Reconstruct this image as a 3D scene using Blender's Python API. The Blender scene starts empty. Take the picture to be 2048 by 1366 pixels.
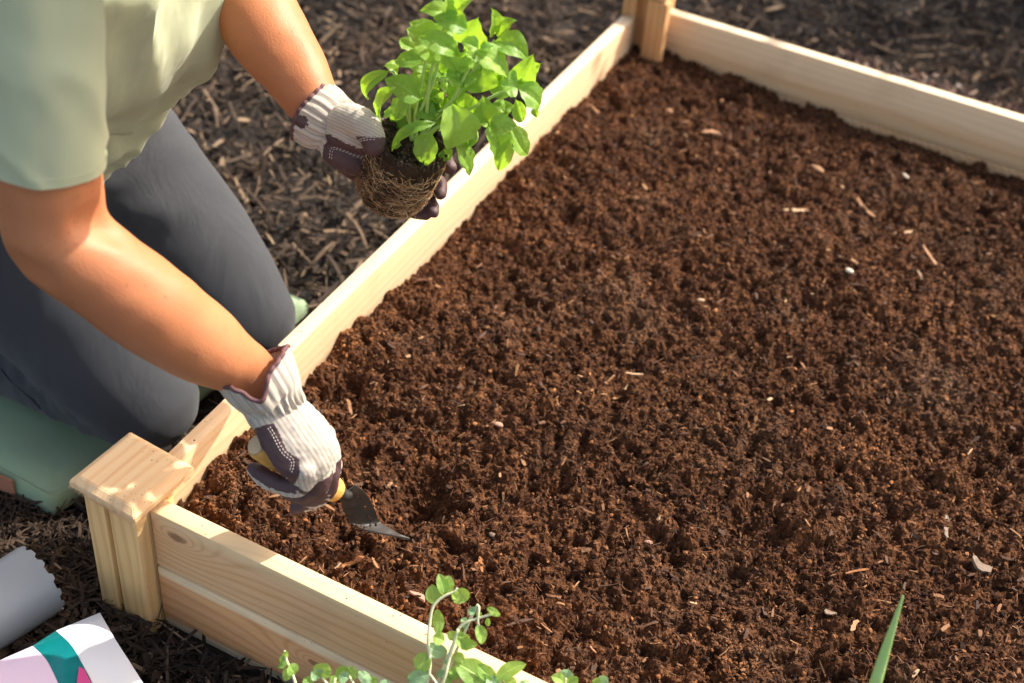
import bpy, bmesh, math, random
import numpy as np
from mathutils import Vector, Matrix, noise

random.seed(7); np.random.seed(7)
rnd = random.random
def ru(a, b): return random.uniform(a, b)

# ------------------------------------------------------------------ camera
ZB = 0.165                       # height of the top of the bed boards above the mulch
F_PX = 2800.0
AX = np.array([[0.88422588, 0.35239855, -0.30652872],
               [0.46071937, -0.55032594, 0.69633255],
               [0.07669587, -0.75693898, -0.64896928]])
AX[0] /= np.linalg.norm(AX[0]); AX[1] -= AX[0] * (AX[0] @ AX[1]); AX[1] /= np.linalg.norm(AX[1]); AX[2] = np.cross(AX[0], AX[1])
CAM = np.array([0.0, 0.0, 1.0 + ZB])
scene = bpy.context.scene
C = scene.collection
cam_data = bpy.data.cameras.new('camera')
cam = bpy.data.objects.new('camera', cam_data); C.objects.link(cam)
Mx = Matrix.Identity(4)
for i in range(3):
    Mx[i][0] = AX[i][0]; Mx[i][1] = -AX[i][1]; Mx[i][2] = -AX[i][2]; Mx[i][3] = CAM[i]
cam.matrix_world = Mx
cam_data.sensor_width = 36.0
cam_data.lens = 36.0 * F_PX / 2048.0
cam_data.clip_start = 0.05; cam_data.clip_end = 500
cam_data.dof.use_dof = True
cam_data.dof.focus_distance = 1.34
cam_data.dof.aperture_fstop = 4.4
scene.camera = cam
# ------------------------------------------------------------------ light
SUN = Vector((0.405, 0.605, 0.685)).normalized()      # towards the sun
world = bpy.data.worlds.new('World'); scene.world = world; world.use_nodes = True
wn = world.node_tree.nodes; wl = world.node_tree.links
sky = wn.new('ShaderNodeTexSky'); sky.sky_type = 'NISHITA'; sky.sun_disc = False
sky.sun_elevation = math.asin(SUN.z); sky.sun_rotation = math.atan2(SUN.x, SUN.y)
wn['Background'].inputs['Strength'].default_value = 0.15
sky.air_density = 1.0; sky.dust_density = 3.5; sky.ozone_density = 0.3
tintn = wn.new('ShaderNodeMix'); tintn.data_type = 'RGBA'; tintn.blend_type = 'MULTIPLY'; tintn.inputs[0].default_value = 1.0
tintn.inputs[7].default_value = (1.0, 0.88, 0.75, 1)       # the photograph's warm white balance
wl.new(sky.outputs[0], tintn.inputs[6]); wl.new(tintn.outputs[2], wn['Background'].inputs['Color'])
sd = bpy.data.lights.new('sun', 'SUN'); sd.energy = 3.05; sd.angle = math.radians(0.6); sd.color = (1.0, 0.94, 0.84)
sun = bpy.data.objects.new('sun', sd); C.objects.link(sun)
sun.rotation_euler = SUN.to_track_quat('Z', 'Y').to_euler(); sun.location = (1, 2, 3)
scene.view_settings.view_transform = 'Standard'; scene.view_settings.look = 'None'
scene.view_settings.exposure = 1.36; scene.view_settings.gamma = 1.0
scene.cycles.use_denoising = True
scene.cycles.max_bounces = 6; scene.cycles.diffuse_bounces = 3; scene.cycles.transparent_max_bounces = 6

# ------------------------------------------------------------------ helpers
def ray(px, py): return np.array([(px - 1024) / F_PX, (py - 683) / F_PX, 1.0])
def at(px, py, d): return Vector(CAM + AX @ (ray(px, py) * d))
def on(px, py, z):
    w = AX @ ray(px, py); s = (z - CAM[2]) / w[2]; return Vector(CAM + w * s)
def tag(o, label=None, cat=None, group=None, kind=None):
    if label: o['label'] = label
    if cat: o['category'] = cat
    if group: o['group'] = group
    if kind: o['kind'] = kind
    return o
def link(name, me, parent=None, mats=()):
    o = bpy.data.objects.new(name, me); C.objects.link(o)
    for m in (mats if isinstance(mats, (list, tuple)) else [mats]):
        if m: me.materials.append(m)
    if parent:
        o.parent = parent
        o.matrix_parent_inverse = parent.matrix_basis.inverted()
    return o
def empty(name, loc, label=None, cat=None, group=None):
    o = bpy.data.objects.new(name, None); C.objects.link(o); o.location = loc
    o.empty_display_size = 0.05
    return tag(o, label, cat, group)
def mesh(name, V, Fc, parent=None, mats=(), smooth=True, uv=None):
    me = bpy.data.meshes.new(name)
    me.from_pydata([tuple(v) for v in V], [], [tuple(f) for f in Fc])
    if smooth: me.polygons.foreach_set('use_smooth', [True] * len(me.polygons))
    if uv is not None:
        l = me.uv_layers.new(name='UVMap')
        idx = np.empty(len(me.loops), dtype=np.int32); me.loops.foreach_get('vertex_index', idx)
        l.data.foreach_set('uv', np.asarray(uv, dtype=np.float32)[idx].ravel())
    me.update()
    return link(name, me, parent, mats)
def bigmesh(name, V, Fq, parent=None, mats=(), smooth=False, attr=None):
    """V (n,3); Fq (m,k) all same size, numpy."""
    me = bpy.data.meshes.new(name)
    V = np.ascontiguousarray(V, dtype=np.float32); Fq = np.ascontiguousarray(Fq, dtype=np.int32)
    m, k = Fq.shape
    me.vertices.add(len(V)); me.vertices.foreach_set('co', V.ravel())
    me.loops.add(m * k); me.loops.foreach_set('vertex_index', Fq.ravel())
    me.polygons.add(m); me.polygons.foreach_set('loop_start', np.arange(0, m * k, k, dtype=np.int32))
    me.polygons.foreach_set('use_smooth', np.full(m, smooth))
    me.update(calc_edges=True); me.validate()
    if attr is not None:
        a = me.attributes.new('tint', 'FLOAT', 'POINT'); a.data.foreach_set('value', np.asarray(attr, dtype=np.float32))
    return link(name, me, parent, mats)
def spline(P, n):
    """Catmull-Rom through rows of P, n samples per span."""
    P = np.asarray(P, dtype=float); out = []
    for i in range(len(P) - 1):
        p0 = P[max(i - 1, 0)]; p1 = P[i]; p2 = P[i + 1]; p3 = P[min(i + 2, len(P) - 1)]
        for k in range(n):
            t = k / n
            out.append(0.5 * ((2 * p1) + (-p0 + p2) * t + (2 * p0 - 5 * p1 + 4 * p2 - p3) * t * t + (-p0 + 3 * p1 - 3 * p2 + p3) * t ** 3))
    out.append(P[-1]); return np.array(out)
def tube(P, R, seg=16, cap=True, hint=(0, 0, 1), R2=None, n=0, dome=True):
    """Loft along P with radii R (and R2 along the binormal).  returns V, F, rings"""
    P = np.asarray([tuple(p) for p in P], dtype=float); R = np.asarray(R, dtype=float); R2 = R if R2 is None else np.asarray(R2, dtype=float)
    if n:
        Q = spline(np.column_stack([P, R, R2]), n); P = Q[:, :3]; R = Q[:, 3]; R2 = Q[:, 4]
    if cap and dome:                                  # rounded ends
        for e in (0, -1):
            d = P[0] - P[1] if e == 0 else P[-1] - P[-2]
            d = d / (np.linalg.norm(d) + 1e-9); r = min(R[e], R2[e]); r1, r2 = R[e], R2[e]; p0 = P[e]
            ext = [(r * 0.5, 0.87), (r * 0.85, 0.53), (r * 1.0, 0.05)]
            ep = [p0 + d * a for a, _ in ext]; er = [r1 * b for _, b in ext]; er2 = [r2 * b for _, b in ext]
            if e == 0: P = np.vstack([ep[::-1], P]); R = np.concatenate([er[::-1], R]); R2 = np.concatenate([er2[::-1], R2])
            else: P = np.vstack([P, ep]); R = np.concatenate([R, er]); R2 = np.concatenate([R2, er2])
    T = np.gradient(P, axis=0); T /= (np.linalg.norm(T, axis=1)[:, None] + 1e-12)
    h = np.array(hint, dtype=float); V = []; nrm = h - T[0] * (h @ T[0])
    if np.linalg.norm(nrm) < 1e-6: nrm = np.cross(T[0], [1, 0, 0])
    nrm /= np.linalg.norm(nrm)
    for i in range(len(P)):
        nrm = nrm - T[i] * (nrm @ T[i]); nrm /= (np.linalg.norm(nrm) + 1e-12); b = np.cross(T[i], nrm)
        for k in range(seg):
            a = 2 * math.pi * k / seg
            V.append(P[i] + nrm * math.cos(a) * R[i] + b * math.sin(a) * R2[i])
    Fc = []
    for i in range(len(P) - 1):
        for k in range(seg):
            k2 = (k + 1) % seg
            Fc.append((i * seg + k, i * seg + k2, (i + 1) * seg + k2, (i + 1) * seg + k))
    if cap:
        Fc.append(tuple(range(seg))[::-1]); Fc.append(tuple((len(P) - 1) * seg + k for k in range(seg)))
    return [tuple(v) for v in V], Fc
def ball(c, r, s=(1, 1, 1), u=14, v=9):
    V = []; Fc = []
    for i in range(1, v):
        th = math.pi * i / v
        for k in range(u):
            a = 2 * math.pi * k / u
            V.append((c[0] + r * s[0] * math.sin(th) * math.cos(a), c[1] + r * s[1] * math.sin(th) * math.sin(a), c[2] + r * s[2] * math.cos(th)))
    for i in range(v - 2):
        for k in range(u):
            k2 = (k + 1) % u; Fc.append((i * u + k, (i + 1) * u + k, (i + 1) * u + k2, i * u + k2))
    Fc.append(tuple(range(u))); Fc.append(tuple((v - 2) * u + k for k in range(u))[::-1])
    return V, Fc
def join(parts):
    V = []; Fc = []
    for v, f in parts:
        o = len(V); V += list(v); Fc += [tuple(i + o for i in q) for q in f]
    return V, Fc
def remesh(parts, voxel, smooth_it=6, fac=0.5):
    V, Fc = join(parts)
    me = bpy.data.meshes.new('tmp'); me.from_pydata([tuple(v) for v in V], [], Fc); me.update()
    bm = bmesh.new(); bm.from_mesh(me); bmesh.ops.recalc_face_normals(bm, faces=bm.faces); bm.to_mesh(me); bm.free()
    o = bpy.data.objects.new('tmp', me); C.objects.link(o)
    m = o.modifiers.new('r', 'REMESH'); m.mode = 'VOXEL'; m.voxel_size = voxel
    if smooth_it:
        s = o.modifiers.new('s', 'SMOOTH'); s.iterations = smooth_it; s.factor = fac
    dg = bpy.context.evaluated_depsgraph_get(); dg.update()
    out = bpy.data.meshes.new_from_object(o.evaluated_get(dg))
    bpy.data.objects.remove(o); bpy.data.meshes.remove(me)
    out.polygons.foreach_set('use_smooth', [True] * len(out.polygons))
    return out
def bevel_box(lo, hi, b=0.0015, seg=2, edit=None):
    bm = bmesh.new()
    bmesh.ops.create_cube(bm, size=1.0)
    for v in bm.verts:
        v.co = Vector([lo[i] if v.co[i] < 0 else hi[i] for i in range(3)])
    if edit: edit(bm)
    bmesh.ops.bevel(bm, geom=list(bm.edges), offset=b, segments=seg, affect='EDGES', profile=0.6)
    me = bpy.data.meshes.new('m'); bm.to_mesh(me); bm.free()
    return me
# numpy value noise on a grid
def vnoise(ny, nx, cy, cx, seed):
    r = np.random.RandomState(seed); g = r.rand(int(cy) + 4, int(cx) + 4)
    y = np.linspace(0, cy, ny, endpoint=False); x = np.linspace(0, cx, nx, endpoint=False)
    yi = y.astype(int); xi = x.astype(int); fy = y - yi; fx = x - xi
    fy = fy * fy * (3 - 2 * fy); fx = fx * fx * (3 - 2 * fx)
    a = g[yi][:, xi]; b = g[yi][:, xi + 1]; c = g[yi + 1][:, xi]; d = g[yi + 1][:, xi + 1]
    fx = fx[None, :]; fy = fy[:, None]
    return (a * (1 - fx) + b * fx) * (1 - fy) + (c * (1 - fx) + d * fx) * fy

# ------------------------------------------------------------------ materials
class N:
    def __init__(s, name):
        s.m = bpy.data.materials.new(name); s.m.use_nodes = True
        s.t = s.m.node_tree; s.p = s.t.nodes['Principled BSDF']; s.out = s.t.nodes['Material Output']
    def n(s, typ, **kw):
        x = s.t.nodes.new(typ)
        for k, v in kw.items():
            if k.startswith('i_'):
                key = k[2:]; x.inputs[int(key) if key.isdigit() else key.replace('_', ' ')].default_value = v
            else: setattr(x, k, v)
        return x
    def l(s, a, b): s.t.links.new(a, b)
    def coord(s, kind='Object', scale=(1, 1, 1), rot=(0, 0, 0), loc=(0, 0, 0)):
        c = s.n('ShaderNodeTexCoord'); m = s.n('ShaderNodeMapping'); s.l(c.outputs[kind], m.inputs[0])
        m.inputs['Scale'].default_value = scale; m.inputs['Rotation'].default_value = rot; m.inputs['Location'].default_value = loc
        return m.outputs[0]
    def noise(s, vec, scale, detail=3, rough=0.55, dist=0.0):
        x = s.n('ShaderNodeTexNoise'); x.inputs['Scale'].default_value = scale; x.inputs['Detail'].default_value = detail
        x.inputs['Roughness'].default_value = rough; x.inputs['Distortion'].default_value = dist
        if vec is not None: s.l(vec, x.inputs['Vector'])
        return x.outputs['Fac']
    def ramp(s, fac, stops):
        x = s.n('ShaderNodeValToRGB'); e = x.color_ramp.elements
        while len(e) < len(stops): e.new(0.5)
        for i, (p, c) in enumerate(stops):
            e[i].position = p; e[i].color = (c[0], c[1], c[2], 1) if isinstance(c, tuple) else (c, c, c, 1)
        s.l(fac, x.inputs[0]); return x.outputs[0]
    def mix(s, fac, a, b, mode='MIX'):
        x = s.n('ShaderNodeMix', data_type='RGBA', blend_type=mode)
        for inp, v in ((x.inputs[0], fac), (x.inputs[6], a), (x.inputs[7], b)):
            if isinstance(v, (int, float)): inp.default_value = v if inp.type == 'VALUE' else (v, v, v, 1)
            elif isinstance(v, tuple): inp.default_value = (*v, 1)
            else: s.l(v, inp)
        return x.outputs[2]
    def math(s, op, a, b=0.0, c=None):
        x = s.n('ShaderNodeMath', operation=op)
        for i, v in enumerate((a, b, c)):
            if v is None: continue
            if isinstance(v, (int, float)): x.inputs[i].default_value = v
            else: s.l(v, x.inputs[i])
        return x.outputs[0]
    def bump(s, h, strength=0.3, dist=0.001, prev=None):
        b = s.n('ShaderNodeBump'); b.inputs['Strength'].default_value = strength; b.inputs['Distance'].default_value = dist
        s.l(h, b.inputs['Height'])
        if prev is not None: s.l(prev, b.inputs['Normal'])
        s.l(b.outputs[0], s.p.inputs['Normal']); return b.outputs[0]
    def col(s, c):
        if isinstance(c, tuple): s.p.inputs['Base Color'].default_value = (*c, 1)
        else: s.l(c, s.p.inputs['Base Color'])
    def set(s, **kw):
        for k, v in kw.items(): s.p.inputs[k.replace('_', ' ')].default_value = v
        return s

def wood(name, axis=0, light=(0.76, 0.60, 0.40), mid=(0.66, 0.46, 0.26), dark=(0.50, 0.28, 0.13), knots=(), band=None, seed=0, top=None):
    """axis: long axis of the piece in its object space.  knots: (centre, radius) in object space"""
    m = N(name)
    sc = [38.0, 38.0, 38.0]; sc[axis] = 1.6
    sc2 = [260.0, 260.0, 260.0]; sc2[axis] = 7.0
    base = m.n('ShaderNodeTexCoord').outputs['Object']
    vec = base
    ringf = None
    off = m.n('ShaderNodeVectorMath', operation='ADD'); m.l(base, off.inputs[0]); off.inputs[1].default_value = (seed * 3.1, seed * 1.7, seed * 2.3)
    vec = off.outputs[0]
    mp = m.n('ShaderNodeMapping'); m.l(vec, mp.inputs[0]); mp.inputs['Scale'].default_value = sc
    low = m.noise(mp.outputs[0], 0.7, 2, 0.5, 0.6)
    # growth rings: sine of a warped cross coordinate
    sep = m.n('ShaderNodeSeparateXYZ'); m.l(vec, sep.inputs[0])
    oth = [i for i in range(3) if i != axis]
    cross = m.math('ADD', sep.outputs[oth[0]], m.math('MULTIPLY', sep.outputs[oth[1]], 0.8))
    warp = [9.0, 9.0, 9.0]; warp[axis] = 2.2
    mp3 = m.n('ShaderNodeMapping'); m.l(vec, mp3.inputs[0]); mp3.inputs['Scale'].default_value = warp
    wv = m.noise(mp3.outputs[0], 1.0, 3, 0.5, 0.3)
    ph = m.math('ADD', m.math('MULTIPLY', cross, 520.0), m.math('MULTIPLY', wv, 26.0))
    kmask = None
    for kc, kr in knots:
        dv = m.n('ShaderNodeVectorMath', operation='SUBTRACT'); m.l(base, dv.inputs[0]); dv.inputs[1].default_value = kc
        s3 = [1.0, 1.0, 1.0]; s3[axis] = 0.5
        ds = m.n('ShaderNodeVectorMath', operation='MULTIPLY'); m.l(dv.outputs[0], ds.inputs[0]); ds.inputs[1].default_value = s3
        ln = m.n('ShaderNodeVectorMath', operation='LENGTH'); m.l(ds.outputs[0], ln.inputs[0])
        ex = m.math('EXPONENT', m.math('MULTIPLY', ln.outputs['Value'], -1.0 / (kr * 2.2)))
        ph = m.math('ADD', ph, m.math('MULTIPLY', ex, 46.0))
        nz = m.noise(base, 160, 2)
        dn = m.math('ADD', m.math('DIVIDE', ln.outputs['Value'], kr), m.math('MULTIPLY', nz, 0.5))
        k = m.ramp(dn, [(0.55, 1.0), (0.95, 0.75), (1.3, 0.0)])
        kmask = k if kmask is None else m.math('MAXIMUM', kmask, k)
    ring = m.math('MULTIPLY_ADD', m.math('SINE', ph), 0.5, 0.5)
    ring = m.math('POWER', ring, 3.0)
    mp2 = m.n('ShaderNodeMapping'); m.l(vec, mp2.inputs[0]); mp2.inputs['Scale'].default_value = sc2
    fine = m.noise(mp2.outputs[0], 1.0, 3, 0.6, 0.2)
    c = m.mix(m.ramp(low, [(0.3, 0.0), (0.72, 1.0)]), light, mid)
    c = m.mix(m.math('MULTIPLY', ring, 0.38), c, dark)
    c = m.mix(m.ramp(fine, [(0.5, 0.0), (0.8, 0.5)]), c, dark)
    if band:                                           # pale sapwood along the edges / red heartwood in the middle
        ax_, lo, hi, cc = band
        sp = m.n('ShaderNodeSeparateXYZ'); m.l(base, sp.inputs[0])
        nz = m.noise(mp.outputs[0], 0.5, 2)
        zz = m.math('ADD', sp.outputs[ax_], m.math('MULTIPLY', m.math('SUBTRACT', nz, 0.5), 0.010))
        w = m.n('ShaderNodeMapRange', interpolation_type='SMOOTHSTEP'); m.l(zz, w.inputs[0])
        w.inputs[1].default_value = lo; w.inputs[2].default_value = hi; w.inputs[3].default_value = 0; w.inputs[4].default_value = 1
        c2 = m.mix(m.math('MULTIPLY', m.math('MAXIMUM', ring, m.ramp(fine, [(0.45, 0.0), (0.8, 0.8)])), 0.35), cc, tuple(x * 0.72 for x in cc))
        c = m.mix(w.outputs[0], c, c2)
    if top:                                            # the cut upper edge is clear sapwood
        sq = m.n('ShaderNodeSeparateXYZ'); m.l(base, sq.inputs[0])
        c3 = m.mix(m.math('MULTIPLY', ring, 0.3), (0.69, 0.545, 0.37), (0.60, 0.41, 0.24))
        c = m.mix(m.math('GREATER_THAN', sq.outputs[2], top), c, c3)
    if kmask is not None:
        c = m.mix(m.math('MULTIPLY', kmask, 0.8), c, (0.20, 0.095, 0.045))
    # handling dirt: sparse soil specks and smears
    sp1 = m.noise(base, 420, 1, 0.4); sp2 = m.noise(base, 26, 3)
    spk = m.math('MULTIPLY', m.ramp(sp1, [(0.70, 0.0), (0.74, 1.0)]), m.ramp(sp2, [(0.5, 0.0), (0.62, 0.85)]))
    c = m.mix(spk, c, (0.10, 0.055, 0.03))
    c = m.mix(m.ramp(m.noise(base, 9, 4, 0.65), [(0.56, 0.0), (0.78, 0.28)]), c, (0.42, 0.27, 0.15))
    m.col(c); m.set(Roughness=0.62)
    m.p.inputs['Specular IOR Level'].default_value = 0.35
    hb = m.math('ADD', m.math('MULTIPLY', ring, 0.35), fine)
    m.bump(hb, 0.35, 0.0006)
    return m.m

def simple(name, color, rough=0.6, bump=None, var=0.0, vscale=20, **kw):
    m = N(name)
    if var:
        n_ = m.noise(m.coord(), vscale, 4)
        m.col(m.mix(n_, tuple(x * (1 - var) for x in color), tuple(min(1, x * (1 + var)) for x in color)))
    else: m.col(color)
    m.set(Roughness=rough, **kw)
    if bump: m.bump(m.noise(m.coord(), bump[0], 4), bump[1], bump[2])
    return m.m

def cloth(name, color, weave=900, wstr=0.5, fold=0.0, rough=0.9, sheen=0.2, transl=0.0, rot=0.6, tcol=None):
    m = N(name)
    co = m.coord('Object', rot=(0.3, rot, 0.4))
    w1 = m.n('ShaderNodeTexWave', wave_type='BANDS', bands_direction='DIAGONAL'); m.l(co, w1.inputs[0]); w1.inputs['Scale'].default_value = weave / 6.0
    w1.inputs['Distortion'].default_value = 1.0; w1.inputs['Detail'].default_value = 1
    nn = m.noise(co, weave, 2); big = m.noise(co, 14, 3)
    c = m.mix(m.ramp(big, [(0.3, 0.0), (0.75, 1.0)]), tuple(x * 0.93 for x in color), tuple(min(1, x * 1.06) for x in color))
    c = m.mix(m.math('MULTIPLY', nn, 0.22), c, tuple(x * 0.45 for x in color))
    m.col(c); m.set(Roughness=rough)
    m.p.inputs['Sheen Weight'].default_value = sheen; m.p.inputs['Specular IOR Level'].default_value = 0.2
    h = m.math('ADD', m.math('MULTIPLY', w1.outputs['Fac'], 0.7), nn)
    b = m.bump(h, wstr, 0.0005)
    if fold:
        f = m.noise(m.coord('Object', scale=(1, 1, 0.5)), 16, 3, 0.5, 0.6)
        b = m.bump(f, fold, 0.012, b)
    if transl:
        t = m.n('ShaderNodeBsdfTranslucent'); t.inputs[0].default_value = (*(tcol or color), 1)
        mx = m.n('ShaderNodeMixShader'); mx.inputs[0].default_value = transl
        m.l(m.p.outputs[0], mx.inputs[1]); m.l(t.outputs[0], mx.inputs[2]); m.l(mx.outputs[0], m.out.inputs[0])
    return m.m

def soil_mat(name, dark, mid, light, scale=1.0, use_tint=False, bumpd=0.0015):
    m = N(name); co = m.coord()
    a = m.noise(co, 38 * scale, 5, 0.65); b = m.noise(co, 330 * scale, 4, 0.7)
    c = m.ramp(m.math('MULTIPLY_ADD', a, 0.45, m.math('MULTIPLY', b, 0.55)), [(0.33, dark), (0.5, mid), (0.68, light)])
    if use_tint:
        t = m.n('ShaderNodeAttribute', attribute_name='tint')
        c = m.ramp(t.outputs['Fac'], [(0.0, dark), (0.55, mid), (0.93, light), (1.0, tuple(min(1, x * 2.2) for x in light))])
        c = m.mix(m.math('MULTIPLY', b, 0.8), c, dark)
    # patches that have dried lighter
    dry = m.ramp(m.noise(co, 7.5, 5, 0.65), [(0.52, 0.0), (0.72, 0.40)])
    c = m.mix(m.math('MULTIPLY', dry, m.ramp(b, [(0.35, 0.2), (0.65, 1.0)])), c, (0.21, 0.135, 0.085))
    damp = m.ramp(m.noise(co, 4.3, 5, 0.7), [(0.38, 0.55), (0.60, 0.0)])
    c = m.mix(damp, c, m.mix(0.5, c, tuple(x * 0.9 for x in dark)))
    m.col(c); m.set(Roughness=0.95); m.p.inputs['Specular IOR Level'].default_value = 0.15
    m.bump(b, 0.9, bumpd)
    return m.m

# ------------------------------------------------------------------ terrain
def ground():
    m = N('dark_ground'); co = m.coord()
    a = m.noise(co, 30, 5, 0.7)
    m.col(m.ramp(a, [(0.3, (0.006, 0.004, 0.003)), (0.6, (0.016, 0.010, 0.007)), (0.8, (0.03, 0.019, 0.013))]))
    m.set(Roughness=0.95); m.bump(a, 1.0, 0.02)
    n = 60
    V = []; Fc = []
    xs = np.sign(np.linspace(-1, 1, n)) * np.abs(np.linspace(-1, 1, n)) ** 3 * 80
    for y in xs:
        for x in xs:
            V.append((x, y + 1.2, -0.004 + 0.0 * x))
    for j in range(n - 1):
        for i in range(n - 1): Fc.append((j * n + i, j * n + i + 1, (j + 1) * n + i + 1, (j + 1) * n + i))
    tag(mesh('ground', V, Fc, None, [m.m]), kind='structure')
ground()

def shards(n, area, Lr, Wr, zr, seed, hfun=None, tilt=0.35):
    """n bark shreds as bent, tapered splinters (16 verts, 14 quads each)"""
    r = np.random.RandomState(seed)
    x, y = area(n, r)
    L = Lr[0] + (Lr[1] - Lr[0]) * r.rand(n) ** 1.9; W = (Wr[0] + (Wr[1] - Wr[0]) * r.rand(n) ** 1.6) * 0.5; W = np.minimum(W, L * 0.3)
    H = W * r.uniform(0.35, 0.9, n)
    th = r.rand(n) * 2 * math.pi; pt = r.normal(0, tilt, n); z = zr[0] + (zr[1] - zr[0]) * r.rand(n)
    if hfun is not None: z = z + hfun(x, y)
    ts = np.array([-0.5, -0.17, 0.17, 0.5]); V = np.zeros((n, 16, 3)); bend = r.normal(0, 0.035, n); bz = r.normal(0, 0.03, n)
    for i, t in enumerate(ts):
        wmul = (0.45 + 0.5 * r.rand(n)) if i in (0, 3) else (0.75 + 0.45 * r.rand(n))
        u = L * (t + r.normal(0, 0.03, n)); side = bend * L * (1 - 4 * t * t); up = bz * L * (1 - 4 * t * t)
        for k, (a, b) in enumerate(((-1, -1), (1, -1), (1, 1), (-1, 1))):
            V[:, i * 4 + k, 0] = u + a * 0.0; V[:, i * 4 + k, 1] = side + a * W * wmul * r.uniform(0.8, 1.15, n); V[:, i * 4 + k, 2] = up + b * H * wmul * 0.5 * r.uniform(0.6, 1.3, n)
    roll = r.uniform(-0.9, 0.9, n)[:, None]; cy, sy = np.cos(roll), np.sin(roll)
    Y = V[:, :, 1] * cy - V[:, :, 2] * sy; Z = V[:, :, 1] * sy + V[:, :, 2] * cy; X = V[:, :, 0]
    cp, sp = np.cos(pt)[:, None], np.sin(pt)[:, None]; X, Z = X * cp - Z * sp, X * sp + Z * cp
    ct, st = np.cos(th)[:, None], np.sin(th)[:, None]; X, Y = X * ct - Y * st, X * st + Y * ct
    V = np.stack([X + x[:, None], Y + y[:, None], np.maximum(Z + z[:, None], -0.002 if hfun is None else -9)], axis=2)
    f = [(3, 2, 1, 0), (12, 13, 14, 15)]
    for i in range(3):
        for k in range(4):
            k2 = (k + 1) % 4; f.append((i * 4 + k, i * 4 + k2, (i + 1) * 4 + k2, (i + 1) * 4 + k))
    Fq = (np.array(f)[None] + (np.arange(n) * 16)[:, None, None]).reshape(-1, 4)
    tint = np.repeat(r.rand(n), 16)
    return V.reshape(-1, 3), Fq, tint

def mulch_material(name='bark_mulch'):
    m = N(name); t = m.n('ShaderNodeAttribute', attribute_name='tint')
    c = m.ramp(t.outputs['Fac'], [(0.0, (0.010, 0.008, 0.006)), (0.40, (0.028, 0.020, 0.015)), (0.68, (0.075, 0.053, 0.038)), (0.88, (0.19, 0.135, 0.09)), (1.0, (0.42, 0.30, 0.19))])
    co = m.coord(); b = m.noise(co, 260, 4, 0.7); b2 = m.noise(co, 3.0, 3)
    c = m.mix(m.math('MULTIPLY', b, 0.7), c, (0.02, 0.014, 0.010))
    c = m.mix(m.ramp(b2, [(0.45, 0.0), (0.7, 0.35)]), c, (0.17, 0.10, 0.06))
    m.col(c); m.set(Roughness=0.85); m.bump(b, 0.8, 0.0012); m.p.inputs['Specular IOR Level'].default_value = 0.25
    return m.m
BED = (-0.684, 0.53, 0.672, 1.914)       # outer x0,x1,y0,y1
def mulch_area(regs):
    def f(n, r):
        ws = np.array([(a[1] - a[0]) * (a[3] - a[2]) * a[4] for a in regs]); ws = ws / ws.sum()
        k = r.choice(len(regs), n, p=ws); A = np.array(regs)[k]
        x = A[:, 0] + (A[:, 1] - A[:, 0]) * r.rand(n); y = A[:, 2] + (A[:, 3] - A[:, 2]) * r.rand(n)
        inside = (x > BED[0] - 0.012) & (x < BED[1] + 0.01) & (y > BED[2] - 0.006) & (y < BED[3] + 0.01)
        x = np.where(inside, BED[0] - 0.02 - 0.5 * r.rand(n), x)
        return x, y
    return f
regs = [(-1.45, -0.69, 1.0, 2.0, 2.0), (-1.9, 0.4, 1.93, 2.9, 1.5), (-1.1, -0.1, 0.40, 0.67, 2.4), (-1.2, -0.7, 0.5, 1.0, 1.2), (-2.6, 1.6, 2.9, 4.2, 0.35), (-2.6, -1.45, 0.3, 2.0, 0.3), (0.4, 1.4, 0.2, 2.6, 0.25)]
V1, F1, t1 = shards(26000, mulch_area(regs), (0.012, 0.070), (0.0018, 0.0078), (0.0, 0.016), 3)
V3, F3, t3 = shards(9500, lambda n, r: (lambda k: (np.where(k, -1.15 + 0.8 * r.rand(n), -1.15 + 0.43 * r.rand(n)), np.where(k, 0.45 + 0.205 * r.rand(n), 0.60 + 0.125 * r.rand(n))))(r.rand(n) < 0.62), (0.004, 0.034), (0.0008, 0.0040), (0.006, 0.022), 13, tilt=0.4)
t3 = t3 * 0.45  # front-left shreds tinted darker, standing in for the shade over them
V2, F2, t2 = shards(23000, mulch_area(regs), (0.004, 0.020), (0.001, 0.004), (0.002, 0.020), 4, tilt=0.5)
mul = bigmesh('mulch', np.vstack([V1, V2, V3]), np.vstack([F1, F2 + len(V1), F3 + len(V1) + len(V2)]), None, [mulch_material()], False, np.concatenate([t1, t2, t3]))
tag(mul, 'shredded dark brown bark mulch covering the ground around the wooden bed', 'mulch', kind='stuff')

Vq, Fq_, tq = shards(6500, lambda n, r: (-0.42 + 0.62 * r.rand(n) ** 1.1, 1.925 + 0.30 * r.rand(n) ** 1.4), (0.004, 0.028), (0.0012, 0.0065), (0.008, 0.026), 31, tilt=0.5)
mrb = N('red_bark'); tq_ = mrb.n('ShaderNodeAttribute', attribute_name='tint'); mrb.col(mrb.ramp(tq_.outputs['Fac'], [(0.0, (0.03, 0.015, 0.010)), (0.5, (0.14, 0.065, 0.040)), (0.88, (0.30, 0.16, 0.10)), (1.0, (0.60, 0.42, 0.30))])); mrb.set(Roughness=0.45)
tag(bigmesh('bark_fines', Vq, Fq_, None, [mrb.m], False, tq), 'reddish bark crumbs spilt on the mulch behind the far board', 'bark crumbs', kind='stuff')

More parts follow.
